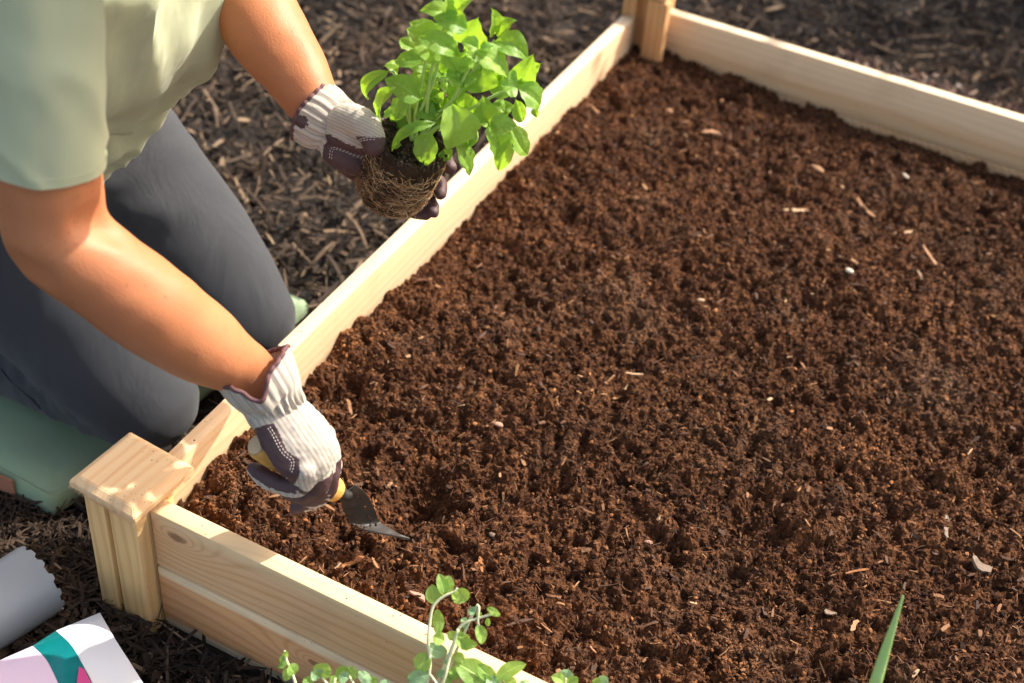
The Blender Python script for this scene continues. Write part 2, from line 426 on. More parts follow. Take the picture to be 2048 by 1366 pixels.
# ------------------------------------------------------------------ soil in the bed
SX0, SX1, SY0, SY1 = -0.666, 0.514, 0.689, 1.896
def soil_base(X, Y):
    z = ZB - 0.056 + 0 * X
    z = z - 0.016 * np.clip((Y - 1.55) / 0.35, 0, 1) - 0.010 * np.clip((X + 0.45) / 0.5, 0, 1) * np.clip((Y - 1.2) / 0.6, 0, 1)
    def g(cx, cy, s, h): return h * np.exp(-((X - cx) ** 2 + (Y - cy) ** 2) / (2 * s * s))
    for px, py, s, h in ((690, 700, 0.022, 0.013), (470, 990, 0.026, 0.012), (640, 760, 0.018, 0.008), (850, 975, 0.021, -0.044), (800, 1015, 0.013, -0.020), (765, 1110, 0.014, 0.005), (785, 1070, 0.012, -0.009), (640, 1000, 0.03, -0.004),
                         (1420, 830, 0.05, 0.010), (1130, 660, 0.05, -0.008), (1650, 560, 0.06, 0.008), (1850, 850, 0.05, -0.009), (1250, 160, 0.04, 0.010), (1500, 1060, 0.05, -0.006), (1000, 780, 0.05, 0.006), (960, 1180, 0.04, 0.006), (700, 1120, 0.03, 0.006), (540, 1010, 0.02, 0.004)):
        p = on(px, py, ZB - 0.055); z = z + g(p.x, p.y, s, h)
    return z
st = 0.0020
nx = int((SX1 - SX0) / st); ny = int((SY1 - SY0) / st)
gx = np.linspace(SX0, SX1, nx); gy = np.linspace(SY0, SY1, ny)
GX, GY = np.meshgrid(gx, gy)
H = soil_base(GX, GY)
H += (vnoise(ny, nx, 9, 9, 1) - 0.5) * 0.018
ROUGH = 0.25 + 1.2 * vnoise(ny, nx, 13, 13, 40)          # some stretches are raked smoother than others
N2 = (vnoise(ny, nx, 23, 26, 2) - 0.5) * 0.020 + (vnoise(ny, nx, 51, 60, 3) - 0.5) * 0.015 * ROUGH + (vnoise(ny, nx, 83, 77, 33) - 0.5) * 0.010 * ROUGH + (vnoise(ny, nx, 139, 127, 4) - 0.5) * 0.008
wj = (np.arange(ny)[:, None] + (vnoise(ny, nx, 17, 15, 51) - 0.5) * 26 + (vnoise(ny, nx, 60, 66, 52) - 0.5) * 9).astype(int)
wi = (np.arange(nx)[None, :] + (vnoise(ny, nx, 15, 18, 53) - 0.5) * 26 + (vnoise(ny, nx, 64, 59, 54) - 0.5) * 9).astype(int)
H += 0.66 * N2[np.clip(wj, 0, ny - 1), np.clip(wi, 0, nx - 1)]   # warped so that no lattice shows
rs = np.random.RandomState(5)
def clods(cnt, r0, r1, lift):
    for _ in range(cnt):
        cx = rs.rand() * nx; cy = rs.rand() * ny; r = r0 + (r1 - r0) * rs.rand() ** 2.2; k = int(r / st) + 2
        i0, i1 = max(0, int(cx) - k), min(nx, int(cx) + k + 1); j0, j1 = max(0, int(cy) - k), min(ny, int(cy) + k + 1)
        if i1 <= i0 or j1 <= j0: continue
        xx = (np.arange(i0, i1) - cx) * st; yy = (np.arange(j0, j1) - cy) * st
        a = rs.rand() * 3.14; e = rs.uniform(0.6, 1.0); ca, sa = math.cos(a), math.sin(a)
        U = xx[None, :] * ca + yy[:, None] * sa; W = (-xx[None, :] * sa + yy[:, None] * ca) / e
        q = 1 - (U * U + W * W) / (r * r)
        zc = H[min(int(cy), ny - 1), min(int(cx), nx - 1)] - r * rs.uniform(0.1, 0.5) * lift
        hh = zc + np.sqrt(np.clip(q, 0, None)) * r * rs.uniform(0.6, 0.95)
        sub = H[j0:j1, i0:i1]; np.maximum(sub, np.where(q > 0, hh, -9), out=sub)
clods(110, 0.011, 0.024, 1.7); clods(650, 0.006, 0.017, 1.3); clods(3600, 0.0022, 0.0055, 1.0)
H += rs.normal(0, 0.0009, H.shape) + (vnoise(ny, nx, 290, 290, 8) - 0.5) * 0.0055
H -= np.clip(vnoise(ny, nx, 88, 88, 18) - 0.58, 0, 1) * 0.055 * vnoise(ny, nx, 20, 20, 19)
H -= np.clip(vnoise(ny, nx, 170, 170, 28) - 0.60, 0, 1) * 0.024
def hs(x, y):
    i = np.clip(((np.asarray(x) - SX0) / (SX1 - SX0) * (nx - 1)).astype(int), 0, nx - 1); j = np.clip(((np.asarray(y) - SY0) / (SY1 - SY0) * (ny - 1)).astype(int), 0, ny - 1)
    return H[j, i]
Vs = np.column_stack([GX.ravel(), GY.ravel(), H.ravel()])
Vs[:, :2] += rs.normal(0, 0.0006, (len(Vs), 2))
Vs[:, 0] = np.clip(Vs[:, 0], SX0 + 0.0002, SX1 - 0.0002); Vs[:, 1] = np.clip(Vs[:, 1], SY0 + 0.0002, SY1 - 0.0002)
ii = (np.arange(ny - 1)[:, None] * nx + np.arange(nx - 1)[None, :]).ravel()
Fs = np.column_stack([ii, ii + 1, ii + nx + 1, ii + nx])
S_D, S_M, S_L = (0.011, 0.005, 0.003), (0.070, 0.028, 0.0125), (0.23, 0.102, 0.043)
msoil = soil_mat('potting_soil', S_D, S_M, S_L)
tag(bigmesh('soil', Vs, Fs, None, [msoil], False), kind='structure')

def ico():
    bm = bmesh.new(); bmesh.ops.create_icosphere(bm, subdivisions=1, radius=1.0)
    V = np.array([v.co[:] for v in bm.verts]); Fq = np.array([[v.index for v in f.verts] for f in bm.faces]); bm.free(); return V, Fq
IV, IF = ico()
def crumbs(n, r0, r1, seed, pw=2.5, mult=1.0, tint=None, flat=(0.5, 1.0), area=None):
    r = np.random.RandomState(seed)
    # denser where the camera sees it close up
    x = SX0 + 0.004 + (0.22 - SX0) * r.rand(n); y = SY0 + 0.004 + (SY1 - SY0 - 0.008) * r.rand(n) ** 1.25
    if area: x, y = area(n, r)
    R = r0 + (r1 - r0) * r.rand(n) ** pw
    z = hs(x, y) + R * r.uniform(-0.1, 0.6, n)
    V = IV[None] * (1 + r.normal(0, 0.22, (n, len(IV), 1))) * R[:, None, None]
    V = V * np.stack([r.uniform(0.7, 1.35, n), r.uniform(0.7, 1.2, n), r.uniform(flat[0], flat[1], n)], axis=1)[:, None, :]
    th = r.rand(n) * 6.28; ct, s_ = np.cos(th)[:, None], np.sin(th)[:, None]; ph = r.normal(0, 0.8, n); cp, sp = np.cos(ph)[:, None], np.sin(ph)[:, None]
    X, Y, Z = V[:, :, 0], V[:, :, 1], V[:, :, 2]
    Y, Z = Y * cp - Z * sp, Y * sp + Z * cp; X, Y = X * ct - Y * s_, X * s_ + Y * ct
    V = np.stack([X + x[:, None], Y + y[:, None], Z + z[:, None]], axis=2).reshape(-1, 3)
    V[:, 0] = np.maximum(V[:, 0], SX0 + 0.0003)
    Fq = (IF[None] + (np.arange(n) * len(IV))[:, None, None]).reshape(-1, 3)
    t = np.repeat(r.rand(n) if tint is None else np.full(n, tint), len(IV))
    return V, Fq, t
Vc, Fcc, tc = crumbs(47000, 0.0006, 0.0030, 11, 3.4)
mcr = soil_mat('soil_crumb', (0.012, 0.005, 0.003), (0.082, 0.032, 0.013), (0.28, 0.122, 0.050), 1.0, True, 0.0008)
def gauss_area(spots):
    def f(n, r):
        k = r.randint(0, len(spots), n); P_ = [on(a, b, ZB - 0.055) for a, b, s in spots]; S_ = np.array([s for _, _, s in spots])[k]
        return np.clip(np.array([p.x for p in P_])[k] + r.normal(0, 1, n) * S_, SX0 + 0.004, SX1), np.clip(np.array([p.y for p in P_])[k] + r.normal(0, 1, n) * S_ * 1.2, SY0 + 0.004, SY1)
    return f
Vd, Fd, td = crumbs(5200, 0.0006, 0.0026, 12, 3.0, area=gauss_area([(1420, 830, 0.028), (470, 995, 0.016), (700, 690, 0.016), (1300, 160, 0.05), (1960, 1010, 0.03), (1980, 650, 0.04), (1450, 1300, 0.02), (1760, 900, 0.03)]))
td = 0.78 + 0.2 * td
tops = []
for k in range(55):                                   # grains left on the top edges of the boards
    a = rnd()
    if a < 0.45: q = (ru(-0.683, -0.667), 0.72 + 1.1 * rnd() ** 1.5, ZB)
    elif a < 0.8: q = (-0.60 + 0.5 * rnd() ** 1.3, ru(0.674, 0.689), ZB)
    else: q = (ru(-0.5, 0.0), ru(1.897, 1.912), ZB)
    tops.append(q)
tp = np.array(tops); rt = np.random.RandomState(3); Rt = 0.0003 + 0.0009 * rt.rand(len(tp)) ** 2
Vt = (IV[None] * (1 + rt.normal(0, 0.25, (len(tp), len(IV), 1))) * Rt[:, None, None] + (tp + np.array([0, 0, 0.0004]))[:, None, :]).reshape(-1, 3)
Ft = (IF[None] + (np.arange(len(tp)) * len(IV))[:, None, None]).reshape(-1, 3)
Vd, Fd, td = np.vstack([Vd, Vt]), np.vstack([Fd, Ft + len(Vd)]), np.concatenate([td, np.full(len(Vt), 0.2)])
Vc, Fcc, tc = np.vstack([Vc, Vd]), np.vstack([Fcc, Fd + len(Vc)]), np.concatenate([tc, td])
tag(bigmesh('soil_crumbs', Vc, Fcc, None, [mcr], False, tc), 'loose brown crumbs of potting soil strewn over the filled bed', 'soil crumbs', kind='stuff')
def soil_area(n, r):
    x = SX0 + 0.015 + (0.2 - SX0) * r.rand(n); y = SY0 + 0.012 + (SY1 - SY0 - 0.03) * r.rand(n) ** 1.1; return x, y
V1, F1, t1 = shards(13000, soil_area, (0.003, 0.014), (0.0003, 0.0010), (0.0005, 0.003), 21, hs, 0.6)
V2, F2, t2 = shards(1500, soil_area, (0.005, 0.017), (0.0015, 0.0045), (0.0005, 0.003), 22, hs, 0.35)
t1 = 0.2 + t1 * 0.74
mf = N('wood_fibre'); tt = mf.n('ShaderNodeAttribute', attribute_name='tint')
cc = mf.ramp(tt.outputs['Fac'], [(0.0, (0.03, 0.015, 0.009)), (0.5, (0.10, 0.045, 0.022)), (0.82, (0.26, 0.12, 0.05)), (0.95, (0.40, 0.21, 0.09)), (1.0, (0.5, 0.36, 0.22))])
mf.col(mf.mix(mf.math('MULTIPLY', mf.noise(mf.coord(), 300, 3), 0.5), cc, (0.05, 0.025, 0.015))); mf.set(Roughness=0.85)
tag(bigmesh('soil_fibres', np.vstack([V1, V2]), np.vstack([F1, F2 + len(V1)]), None, [mf.m], False, np.concatenate([t1, t2])), 'fine wood fibres and bark bits mixed into the brown soil', 'soil fibres', kind='stuff')

# ------------------------------------------------------------------ raised bed
bed = empty('raised_bed', (-0.68, 0.69, 0.0), 'raised garden bed of pale pine boards, filled with brown soil', 'raised bed')
CREAM = dict(light=(0.75, 0.56, 0.36), mid=(0.71, 0.475, 0.27), dark=(0.60, 0.36, 0.17))
TAN = dict(light=(0.76, 0.51, 0.295), mid=(0.71, 0.42, 0.21), dark=(0.48, 0.23, 0.08))
def board(p0, size, mat, bev=0.002, label=None, edit=None, name='board'):
    me = bevel_box((0, 0, 0), size, bev, 2, edit)
    o = link(name, me, bed, [mat]); o.location = p0
    me.polygons.foreach_set('use_smooth', [True] * len(me.polygons))
    try: me.set_sharp_from_angle(angle=math.radians(40))
    except Exception: pass
    if label: o['label'] = label
    return o
T_ = 0.019
zu = 0.087                                # joint between the two courses
# front
wf1 = wood('pine_front_upper', 0, seed=1, knots=[((0.030, 0.0, 0.056), 0.0075)], band=(2, 0.060, 0.0775, (0.80, 0.58, 0.33)), **TAN)
wf2 = wood('pine_front_lower', 0, seed=2, light=(0.74, 0.43, 0.22), mid=(0.66, 0.34, 0.155), dark=(0.42, 0.18, 0.07), knots=[((0.185, 0.0, 0.048), 0.0062)], band=(2, 0.064, 0.070, (0.80, 0.62, 0.40)))
board((-0.649, 0.672, zu), (1.145, T_, ZB - zu), wf1, 0.0025)
def chamf(bm):
    for v in bm.verts:
        if v.co.z > 0.04 and v.co.y < 0.005: v.co.z -= 0.0
wlow = board((-0.6485, 0.6705, 0.009), (1.144, T_ + 0.001, zu - 0.0095), wf2, 0.0045, 'orange brown lower front board with pale edges')
wf3 = wood('pine_front_foot', 0, seed=3, light=(0.84, 0.70, 0.48), mid=(0.80, 0.62, 0.40), dark=(0.6, 0.45, 0.3))
board((-0.6485, 0.6735, -0.02), (1.144, T_ - 0.002, 0.0285), wf3, 0.001, 'pale strip of the lower front board in the mulch')
# left side: long board plus the shorter near one that sits a touch lower
wl1 = wood('pine_left', 1, seed=4, band=(2, 0.030, 0.052, (0.78, 0.52, 0.31)), top=0.0755, **CREAM)
wl2 = wood('pine_left_near', 1, seed=5, **CREAM)
wl3 = wood('pine_left_lower', 1, seed=6, **TAN)
board((-0.684, 0.9305, zu), (T_, 0.9135, ZB - zu), wl1, 0.002)
board((-0.6838, 0.712, zu), (T_ - 0.002, 0.2175, ZB - zu - 0.0035), wl2, 0.002)
board((-0.6838, 0.712, -0.02), (T_ - 0.001, 1.132, zu + 0.0195), wl3, 0.002)
# little mitred filler behind the far end of the left board
wfar = wood('pine_far', 0, seed=7, knots=[], band=(2, 0.020, 0.05, (0.78, 0.62, 0.42)), **CREAM)
def taper(bm):
    for v in bm.verts:
        if v.co.y > 0.01: v.co.z -= 0.006
board((-0.681, 1.8445, zu), (0.013, 0.028, ZB - zu - 0.004), wood('pine_tongue', 2, seed=9, light=(0.66, 0.46, 0.28), mid=(0.56, 0.36, 0.2), dark=(0.4, 0.22, 0.1)), 0.002)
# far board, right board
board((-0.6310, 1.8955, zu), (1.127, T_, ZB - zu), wfar, 0.003)
board((-0.6310, 1.8960, -0.02), (1.127, T_ - 0.001, zu + 0.0195), wl3, 0.002)
wr = wood('pine_right', 1, seed=8, **CREAM)
board((0.5145, 0.712, zu), (T_, 1.16, ZB - zu), wr, 0.002)
board((0.5150, 0.712, -0.02), (T_ - 0.001, 1.16, zu + 0.0195), wl3, 0.002)
# posts
def post_parts(cx, cy, sx, sy, seedn, dark_=False, inner=True, ext=0.0):
    """sx, sy: +1 when the inside of the bed lies toward +x / +y"""
    kw = dict(light=(0.80, 0.54, 0.26), mid=(0.74, 0.46, 0.19), dark=(0.50, 0.26, 0.09)) if not dark_ else dict(light=(0.62, 0.36, 0.165), mid=(0.56, 0.29, 0.115), dark=(0.42, 0.19, 0.075))
    wa = wood('post_wood', 2, seed=seedn, **kw)
    def pc(x0, x1, y0, y1, z1, bv=0.0025):
        x0_, x1_ = sorted((cx + sx * x0, cx + sx * x1)); y0_, y1_ = sorted((cy + sy * y0, cy + sy * y1))
        o = board((x0_, y0_, -0.03), (x1_ - x0_, y1_ - y0_, z1 + 0.03), wa, bv, name='post_piece'); return o
    zt = ZB + 0.0075 + ext
    pc(-0.031, -0.0075, -0.036, 0.031, zt)            # outer upright
    pc(-0.0070, -0.0035, -0.0275, 0.0215, zt - 0.0005, 0.0004)  # recessed spline
    pc(-0.0030, 0.0310, -0.0365, -0.0175, zt, 0.0055)   # front upright, rounded outer arris
    pc(-0.0030, 0.0290, -0.0170, 0.0200, zt - 0.0002, 0.001)
    if inner: pc(0.0120, 0.0460, 0.0215, 0.0420, zt - 0.002, 0.006)
    return wa
post_parts(-0.680, 0.689, 1, 1, 11, inner=False)
post_parts(-0.661, 1.893, 1, -1, 12, True, ext=0.03)
post_parts(0.528, 0.689, -1, 1, 13, inner=False)
post_parts(0.528, 1.893, -1, -1, 14, inner=False)
def post_cap(cx, cy, rot, sd):
    bm = bmesh.new(); h = 0.0410; t0, t1, t2 = 0.0, 0.0075, 0.0125; hi = 0.0335
    rings = [(h, t0), (h, t1), (hi, t2)]
    vs = [[bm.verts.new((sx * r, sy * r, z)) for sx, sy in ((-1, -1), (1, -1), (1, 1), (-1, 1))] for r, z in rings]
    bm.faces.new(vs[0][::-1]); bm.faces.new(vs[2])
    for i in range(2):
        for k in range(4): bm.faces.new((vs[i][k], vs[i][(k + 1) % 4], vs[i + 1][(k + 1) % 4], vs[i + 1][k]))
    bmesh.ops.bevel(bm, geom=list(bm.edges), offset=0.0009, segments=2, affect='EDGES')
    me = bpy.data.meshes.new('post_cap'); bm.to_mesh(me); bm.free()
    o = link('post_cap', me, bed, [wood('cap_wood', 1, seed=sd, light=(0.80, 0.60, 0.36), mid=(0.76, 0.50, 0.27), dark=(0.66, 0.34, 0.15))])
    o.location = (cx, cy, ZB + 0.0080); o.rotation_euler = (0, 0, rot)
    return o
post_cap(-0.6815, 0.6895, math.radians(-4.3), 15)
post_cap(-0.661, 1.893, 0.0, 16).location.z += 0.03; post_cap(0.528, 0.689, 0.02, 17); post_cap(0.528, 1.893, -0.02, 18)
# rough saw hairs along the cut edges
def hairs(name, rows, mat, parent):
    V = []; Fc = []
    for p, d, L in rows:
        p = Vector(p); d = Vector(d).normalized(); s = Vector((ru(-1, 1), ru(-1, 1), ru(-1, 1))).cross(d).normalized() * 0.00018
        b = p + d * L * 0.5 + Vector((ru(-1, 1), ru(-1, 1), ru(-1, 1))) * L * 0.25; e = p + d * L + Vector((ru(-1, 1), ru(-1, 1), ru(-1, 1))) * L * 0.3; o = len(V)
        V += [p - s, p + s, b - s, b + s, e]; Fc += [(o, o + 1, o + 3, o + 2), (o + 2, o + 3, o + 4)]
    return tag(mesh(name, V, Fc, parent, [mat], False), kind='stuff')
hm = simple('wood_hair', (0.72, 0.46, 0.27), 0.8)
rows = []
for _ in range(170):
    z = ru(0.02, ZB); rows.append(((-0.6490 + ru(-0.0012, 0.0012), 0.6555 + rnd() ** 2 * 0.014, z), (ru(-0.2, 1), ru(-1, 0.1), ru(-0.8, 0.6)), ru(0.001, 0.0038)))
cr, sr = math.cos(math.radians(-4.3)), math.sin(math.radians(-4.3))
for _ in range(420):
    u = ru(-0.041, 0.041); v = -0.0412
    if rnd() < 0.25: u, v = 0.0412, ru(-0.041, 0.041)
    rows.append(((-0.6815 + u * cr - v * sr, 0.6895 + u * sr + v * cr, ZB + 0.008 + ru(-0.0005, 0.003)), (ru(-0.6, 0.6), ru(-1, 0.1), ru(-1.0, 0.0)), ru(0.001, 0.003)))
hairs('wood_hairs', rows, hm, bed)

# ------------------------------------------------------------------ kneeling pad
mpad = cloth('green_canvas', (0.34, 0.46, 0.29), 5200, 0.6, 0.15, 0.8, 0.1)
def pad():
    x0, x1, y0, y1, h = -1.42, -0.7985, 0.722, 1.140, 0.047
    nxp, nyp = 60, 46; V = []; Fc = []
    def sh(x, y): return x - 0.085 * (y1 - y)            # the pad lies slightly skewed to the bed
    def hgt(x, y):
        e = min(x - x0, x1 - x, y - y0, y1 - y); z = h - 0.010 * math.exp(-max(e, 0) / 0.012)
        for kx, ky in ((-0.80, 0.84), (-0.795, 1.018)):
            d = ((x - kx - 0.0) / 0.13) ** 2 + ((y - ky) / 0.085) ** 2
            z -= 0.020 * math.exp(-d)
        z += 0.004 * noise.noise(Vector((x * 11, y * 11, 1))) + 0.0015 * noise.noise(Vector((x * 40, y * 16, 4)))
        return z
    for j in range(nyp + 1):
        for i in range(nxp + 1):
            x = x0 + (x1 - x0) * i / nxp; y = y0 + (y1 - y0) * j / nyp
            V.append((sh(x, y), y, hgt(x, y)))
    for j in range(nyp):
        for i in range(nxp):
            a = j * (nxp + 1) + i; Fc.append((a, a + 1, a + nxp + 2, a + nxp + 1))
    root = empty('kneeling_pad', ((x0 + x1) / 2, (y0 + y1) / 2, 0), 'green canvas kneeling pad under the knees of the person, beside the bed', 'kneeling pad')
    mesh('top_panel', V, Fc, root, [mpad])
    per = [(i, 0) for i in range(nxp + 1)] + [(nxp, j) for j in range(1, nyp + 1)] + [(i, nyp) for i in range(nxp - 1, -1, -1)] + [(0, j) for j in range(nyp - 1, 0, -1)]
    V2 = []; F2 = []; L = len(per)
    for r, (fz, of) in enumerate(((1.0, 0.0004), (0.93, 0.003), (0.6, 0.0065), (0.3, 0.006), (0.06, 0.002))):
        for (i, j) in per:
            x = x0 + (x1 - x0) * i / nxp; y = y0 + (y1 - y0) * j / nyp; z = hgt(x, y)
            ox = (-1 if i == 0 else 1 if i == nxp else 0); oy = (-1 if j == 0 else 1 if j == nyp else 0)
            w = 0.0015 * noise.noise(Vector((x * 30, y * 30, r * 1.3)))
            V2.append((sh(x, y) + ox * (of + w), y + oy * (of + w), z * fz + 0.002))
    for r in range(4):
        for k in range(L):
            k2 = (k + 1) % L; F2.append((r * L + k, (r + 1) * L + k, (r + 1) * L + k2, r * L + k2))
    F2.append(tuple(4 * L + k for k in range(L)))
    mesh('side_panel', V2, F2, root, [mpad])
    P = [V[j * (nxp + 1) + i] for (i, j) in per]
    v, f = tube([(p[0], p[1], p[2] + 0.0004) for p in P + [P[0]]], [0.0016] * (L + 1), 6, False)
    mesh('seam_piping', v, f, root, [mpad])
    # webbing handle stitched to the front edge
    xh = -0.878
    strap = [(xh - 0.075, 0.7135, 0.026), (xh - 0.05, 0.7125, 0.028), (xh - 0.02, 0.7125, 0.029), (xh, 0.7135, 0.029)]
    V = []; Fc = []
    for k, p in enumerate(strap):
        for a, b in ((-0.012, -0.0012), (0.012, -0.0012), (0.012, 0.0012), (-0.012, 0.0012)): V.append((p[0], p[1] + b, p[2] + a))
    for k in range(3):
        for c in range(4): Fc.append((k * 4 + c, k * 4 + (c + 1) % 4, k * 4 + 4 + (c + 1) % 4, k * 4 + 4 + c))
    Fc += [(0, 1, 2, 3), (15, 14, 13, 12)]
    o = mesh('strap', V, Fc, root, [cloth('copper_strap', (0.45, 0.17, 0.08), 1200, 0.8)], False)
    o['label'] = 'copper brown strap end sewn to the pad'
pad()

# ------------------------------------------------------------------ person
P0 = at(0, 0, 1.5)
person = empty('person', (-1.0, 0.93, 0.0), 'kneeling person in sage green shirt and dark trousers planting with gloved hands', 'person')
def pxs(rows):
    """rows of (px, py, depth, r_px) -> points, radii in metres"""
    P = [at(r[0], r[1], r[2]) for r in rows]; R = [r[3] * r[2] / F_PX for r in rows]; return P, R
# joints in metres
neckb = Vector((-0.735, 0.87, 0.785)); chest = Vector((-0.86, 0.895, 0.67)); waist = Vector((-0.985, 0.93, 0.50)); hip = Vector((-1.07, 0.93, 0.375))
elR = at(120, 478, 1.09); shR = at(20, -230, 0.955)
wrR = at(512, 752, 1.205)
shL = Vector((-0.80, 1.045, 0.735)); elL = at(405, -215, 1.345); wrL = at(642, 226, 1.292)
skin = N('skin'); co = skin.coord()
a = skin.noise(co, 9, 4, 0.6); b_ = skin.noise(co, 130, 3, 0.6); c_ = skin.noise(co, 480, 2)
sc_ = skin.mix(skin.ramp(a, [(0.35, 0.0), (0.7, 1.0)]), (0.43, 0.168, 0.073), (0.50, 0.210, 0.098))
sc_ = skin.mix(skin.ramp(b_, [(0.60, 0.0), (0.72, 0.35)]), sc_, (0.36, 0.13, 0.07))
sc_ = skin.mix(skin.ramp(skin.noise(co, 28, 4, 0.7), [(0.42, 0.0), (0.7, 0.45)]), sc_, (0.47, 0.165, 0.085))
sc_ = skin.mix(skin.ramp(skin.noise(co, 260, 1, 0.4), [(0.745, 0.0), (0.78, 0.6)]), sc_, (0.20, 0.08, 0.045))
skin.col(sc_); skin.set(Roughness=0.5)
skin.p.inputs['Subsurface Weight'].default_value = 0.12; skin.p.inputs['Subsurface Radius'].default_value = (0.012, 0.004, 0.002); skin.p.inputs['Subsurface Scale'].default_value = 0.6
skin.p.inputs['Specular IOR Level'].default_value = 0.3
bb = skin.bump(c_, 0.45, 0.0006); skin.bump(skin.noise(co, 70, 3), 0.05, 0.002, bb)
body = []
armR_rows = [(20, -230, 0.955, 128), (60, 60, 1.0, 118), (88, 300, 1.055, 112), (98, 400, 1.078, 108), (112, 470, 1.092, 104), (170, 520, 1.10, 100), (225, 560, 1.112, 98), (292, 607, 1.13, 95), (352, 648, 1.15, 91), (405, 684, 1.170, 84), (455, 716, 1.190, 70), (500, 743, 1.206, 56), (535, 790, 1.215, 50), (560, 830, 1.225, 50)]
P, R = pxs(armR_rows); body.append(tube(P, R, 24, True, n=4))
armL_rows = [(330, -420, 1.36, 95), (385, -270, 1.35, 92), (418, -190, 1.34, 88), (468, -60, 1.325, 88), (525, 50, 1.31, 84), (580, 130, 1.30, 72), (626, 205, 1.292, 57), (655, 238, 1.29, 48)]
P, R = pxs(armL_rows); P = [shL] + P; R = [0.05] + R; body.append(tube(P, R, 24, True, n=4))
def trunk(a, b, ra, rb):
    pass
spine = [hip, waist, chest, neckb]
body.append(tube([hip + Vector((-0.03, 0, -0.02)), waist, (waist + chest) / 2, chest, chest.lerp(neckb, 0.75)], [0.10, 0.085, 0.09, 0.09, 0.05], 24, True, hint=(1, 0, -0.4), R2=[0.14, 0.125, 0.135, 0.15, 0.09], n=3))
head = neckb + Vector((0.165, -0.025, 0.080))
body.append(tube([neckb + Vector((-0.05, 0, -0.03)), neckb + Vector((0.03, 0, 0.02)), head + Vector((-0.01, 0, -0.03))], [0.055, 0.05, 0.052], 18, True, n=3))
body.append(ball(head, 0.088, (1.0, 0.82, 1.08), 24, 16))
fd = Vector((0.72, 0.0, -0.69)).normalized(); up = Vector((0.69, 0, 0.72)).normalized(); sdv = Vector((0, 1, 0))
body.append(ball(head + fd * 0.035 - up * 0.045, 0.062, (0.95, 0.78, 0.95), 18, 12))       # jaw
body.append(tube([head + fd * 0.080 + up * 0.018, head + fd * 0.096 - up * 0.008, head + fd * 0.103 - up * 0.022], [0.008, 0.010, 0.013], 10, True))  # nose
for s in (-1, 1):
    body.append(ball(head + sdv * s * 0.074 - up * 0.004, 0.022, (0.6, 0.45, 1.2), 12, 8))   # ears
    body.append(ball(head + fd * 0.083 - up * 0.042 + sdv * s * 0.012, 0.012, (0.8, 1.3, 0.6), 10, 6))  # lips
knR = Vector((-0.80, 0.838, 0.106)); knL = Vector((-0.795, 1.018, 0.100)); anR = Vector((-1.22, 0.84, 0.065)); anL = Vector((-1.22, 1.05, 0.065))
hpR = Vector((-1.09, 0.85, 0.37)); hpL = Vector((-1.075, 0.995, 0.358))
for h_, k_, a_ in ((hpR, knR, anR), (hpL, knL, anL)):
    body.append(tube([h_, h_.lerp(k_, 0.5), k_], [0.068, 0.058, 0.040], 18, True, n=3))
    body.append(tube([k_, k_.lerp(a_, 0.35), a_], [0.040, 0.046, 0.028], 18, True, n=3))
    body.append(tube([a_, a_ + Vector((-0.09, 0, -0.015)), a_ + Vector((-0.14, 0, -0.035))], [0.03, 0.034, 0.024], 14, True, n=3))
mb = remesh(body, 0.0052, 10, 0.6)
cb_ = np.empty(len(mb.vertices) * 3, dtype=np.float32); mb.vertices.foreach_get('co', cb_); cb_ = cb_.reshape(-1, 3)
nb_ = np.array([v.normal[:] for v in mb.vertices]); cre = [(np.array(tuple(at(*a))), np.array(tuple(at(*b)))) for a, b in (((150, 432, 1.06), (232, 440, 1.075)), ((170, 455, 1.06), (236, 462, 1.08)), ((40, 520, 1.07), (90, 548, 1.07)))]
db_ = np.zeros(len(cb_))
for i, p in enumerate(cb_):
    q = Vector(p); db_[i] = 0.0030 * noise.noise(q * 16) + 0.0008 * noise.noise(q * 55)
    if p[1] < 0.80 and p[0] > -0.75:
        for a_, b_2 in cre:
            t_ = np.clip((p - a_) @ (b_2 - a_) / ((b_2 - a_) @ (b_2 - a_)), 0, 1); d_ = np.linalg.norm(p - (a_ + (b_2 - a_) * t_)); d_ = max(0.0, d_ - 0.006)
            db_[i] -= 0.0028 * math.exp(-(d_ / 0.006) ** 2)
cb_ += (nb_ * db_[:, None]).astype(np.float32); mb.vertices.foreach_set('co', cb_.ravel()); mb.update()
bo = link('body', mb, person, [skin.m])
bo.visible_shadow = True
mh = simple('hair', (0.05, 0.025, 0.014), 0.5, (300, 0.8, 0.002), 0.3, 60)
hv = [ball(head - fd * 0.022 + up * 0.02, 0.094, (1.0, 0.88, 1.03), 24, 16), ball(head - fd * 0.085 - up * 0.05, 0.04, (1, 0.9, 1.2), 14, 10), ball(head + fd * 0.02 + up * 0.055, 0.065, (1, 0.95, 0.7), 16, 10),
      tube([head - fd * 0.04 + up * 0.03 - sdv * 0.03, head - fd * 0.01 - sdv * 0.065, head + Vector((0.015, -0.062, -0.09)), head + Vector((0.02, -0.060, -0.17))], [0.05, 0.055, 0.045, 0.02], 16, True, n=4)]  # loose hanging lock, out of view, added to shade the near sleeve
link('hair', remesh(hv, 0.005, 4), person, [mh])
me_ = simple('eye_white', (0.75, 0.72, 0.68), 0.2); mi_ = simple('iris', (0.06, 0.03, 0.015), 0.2)
for s in (-1, 1):
    v, f = ball(head + fd * 0.079 + up * 0.012 + sdv * s * 0.030, 0.0115, (1, 1, 1), 14, 8); eo = mesh('eye', v, f, person, [me_])
    v, f = ball(head + fd * 0.0865 + up * 0.011 + sdv * s * 0.031, 0.0055, (1, 1, 1), 10, 6); mesh('iris', v, f, eo, [mi_])
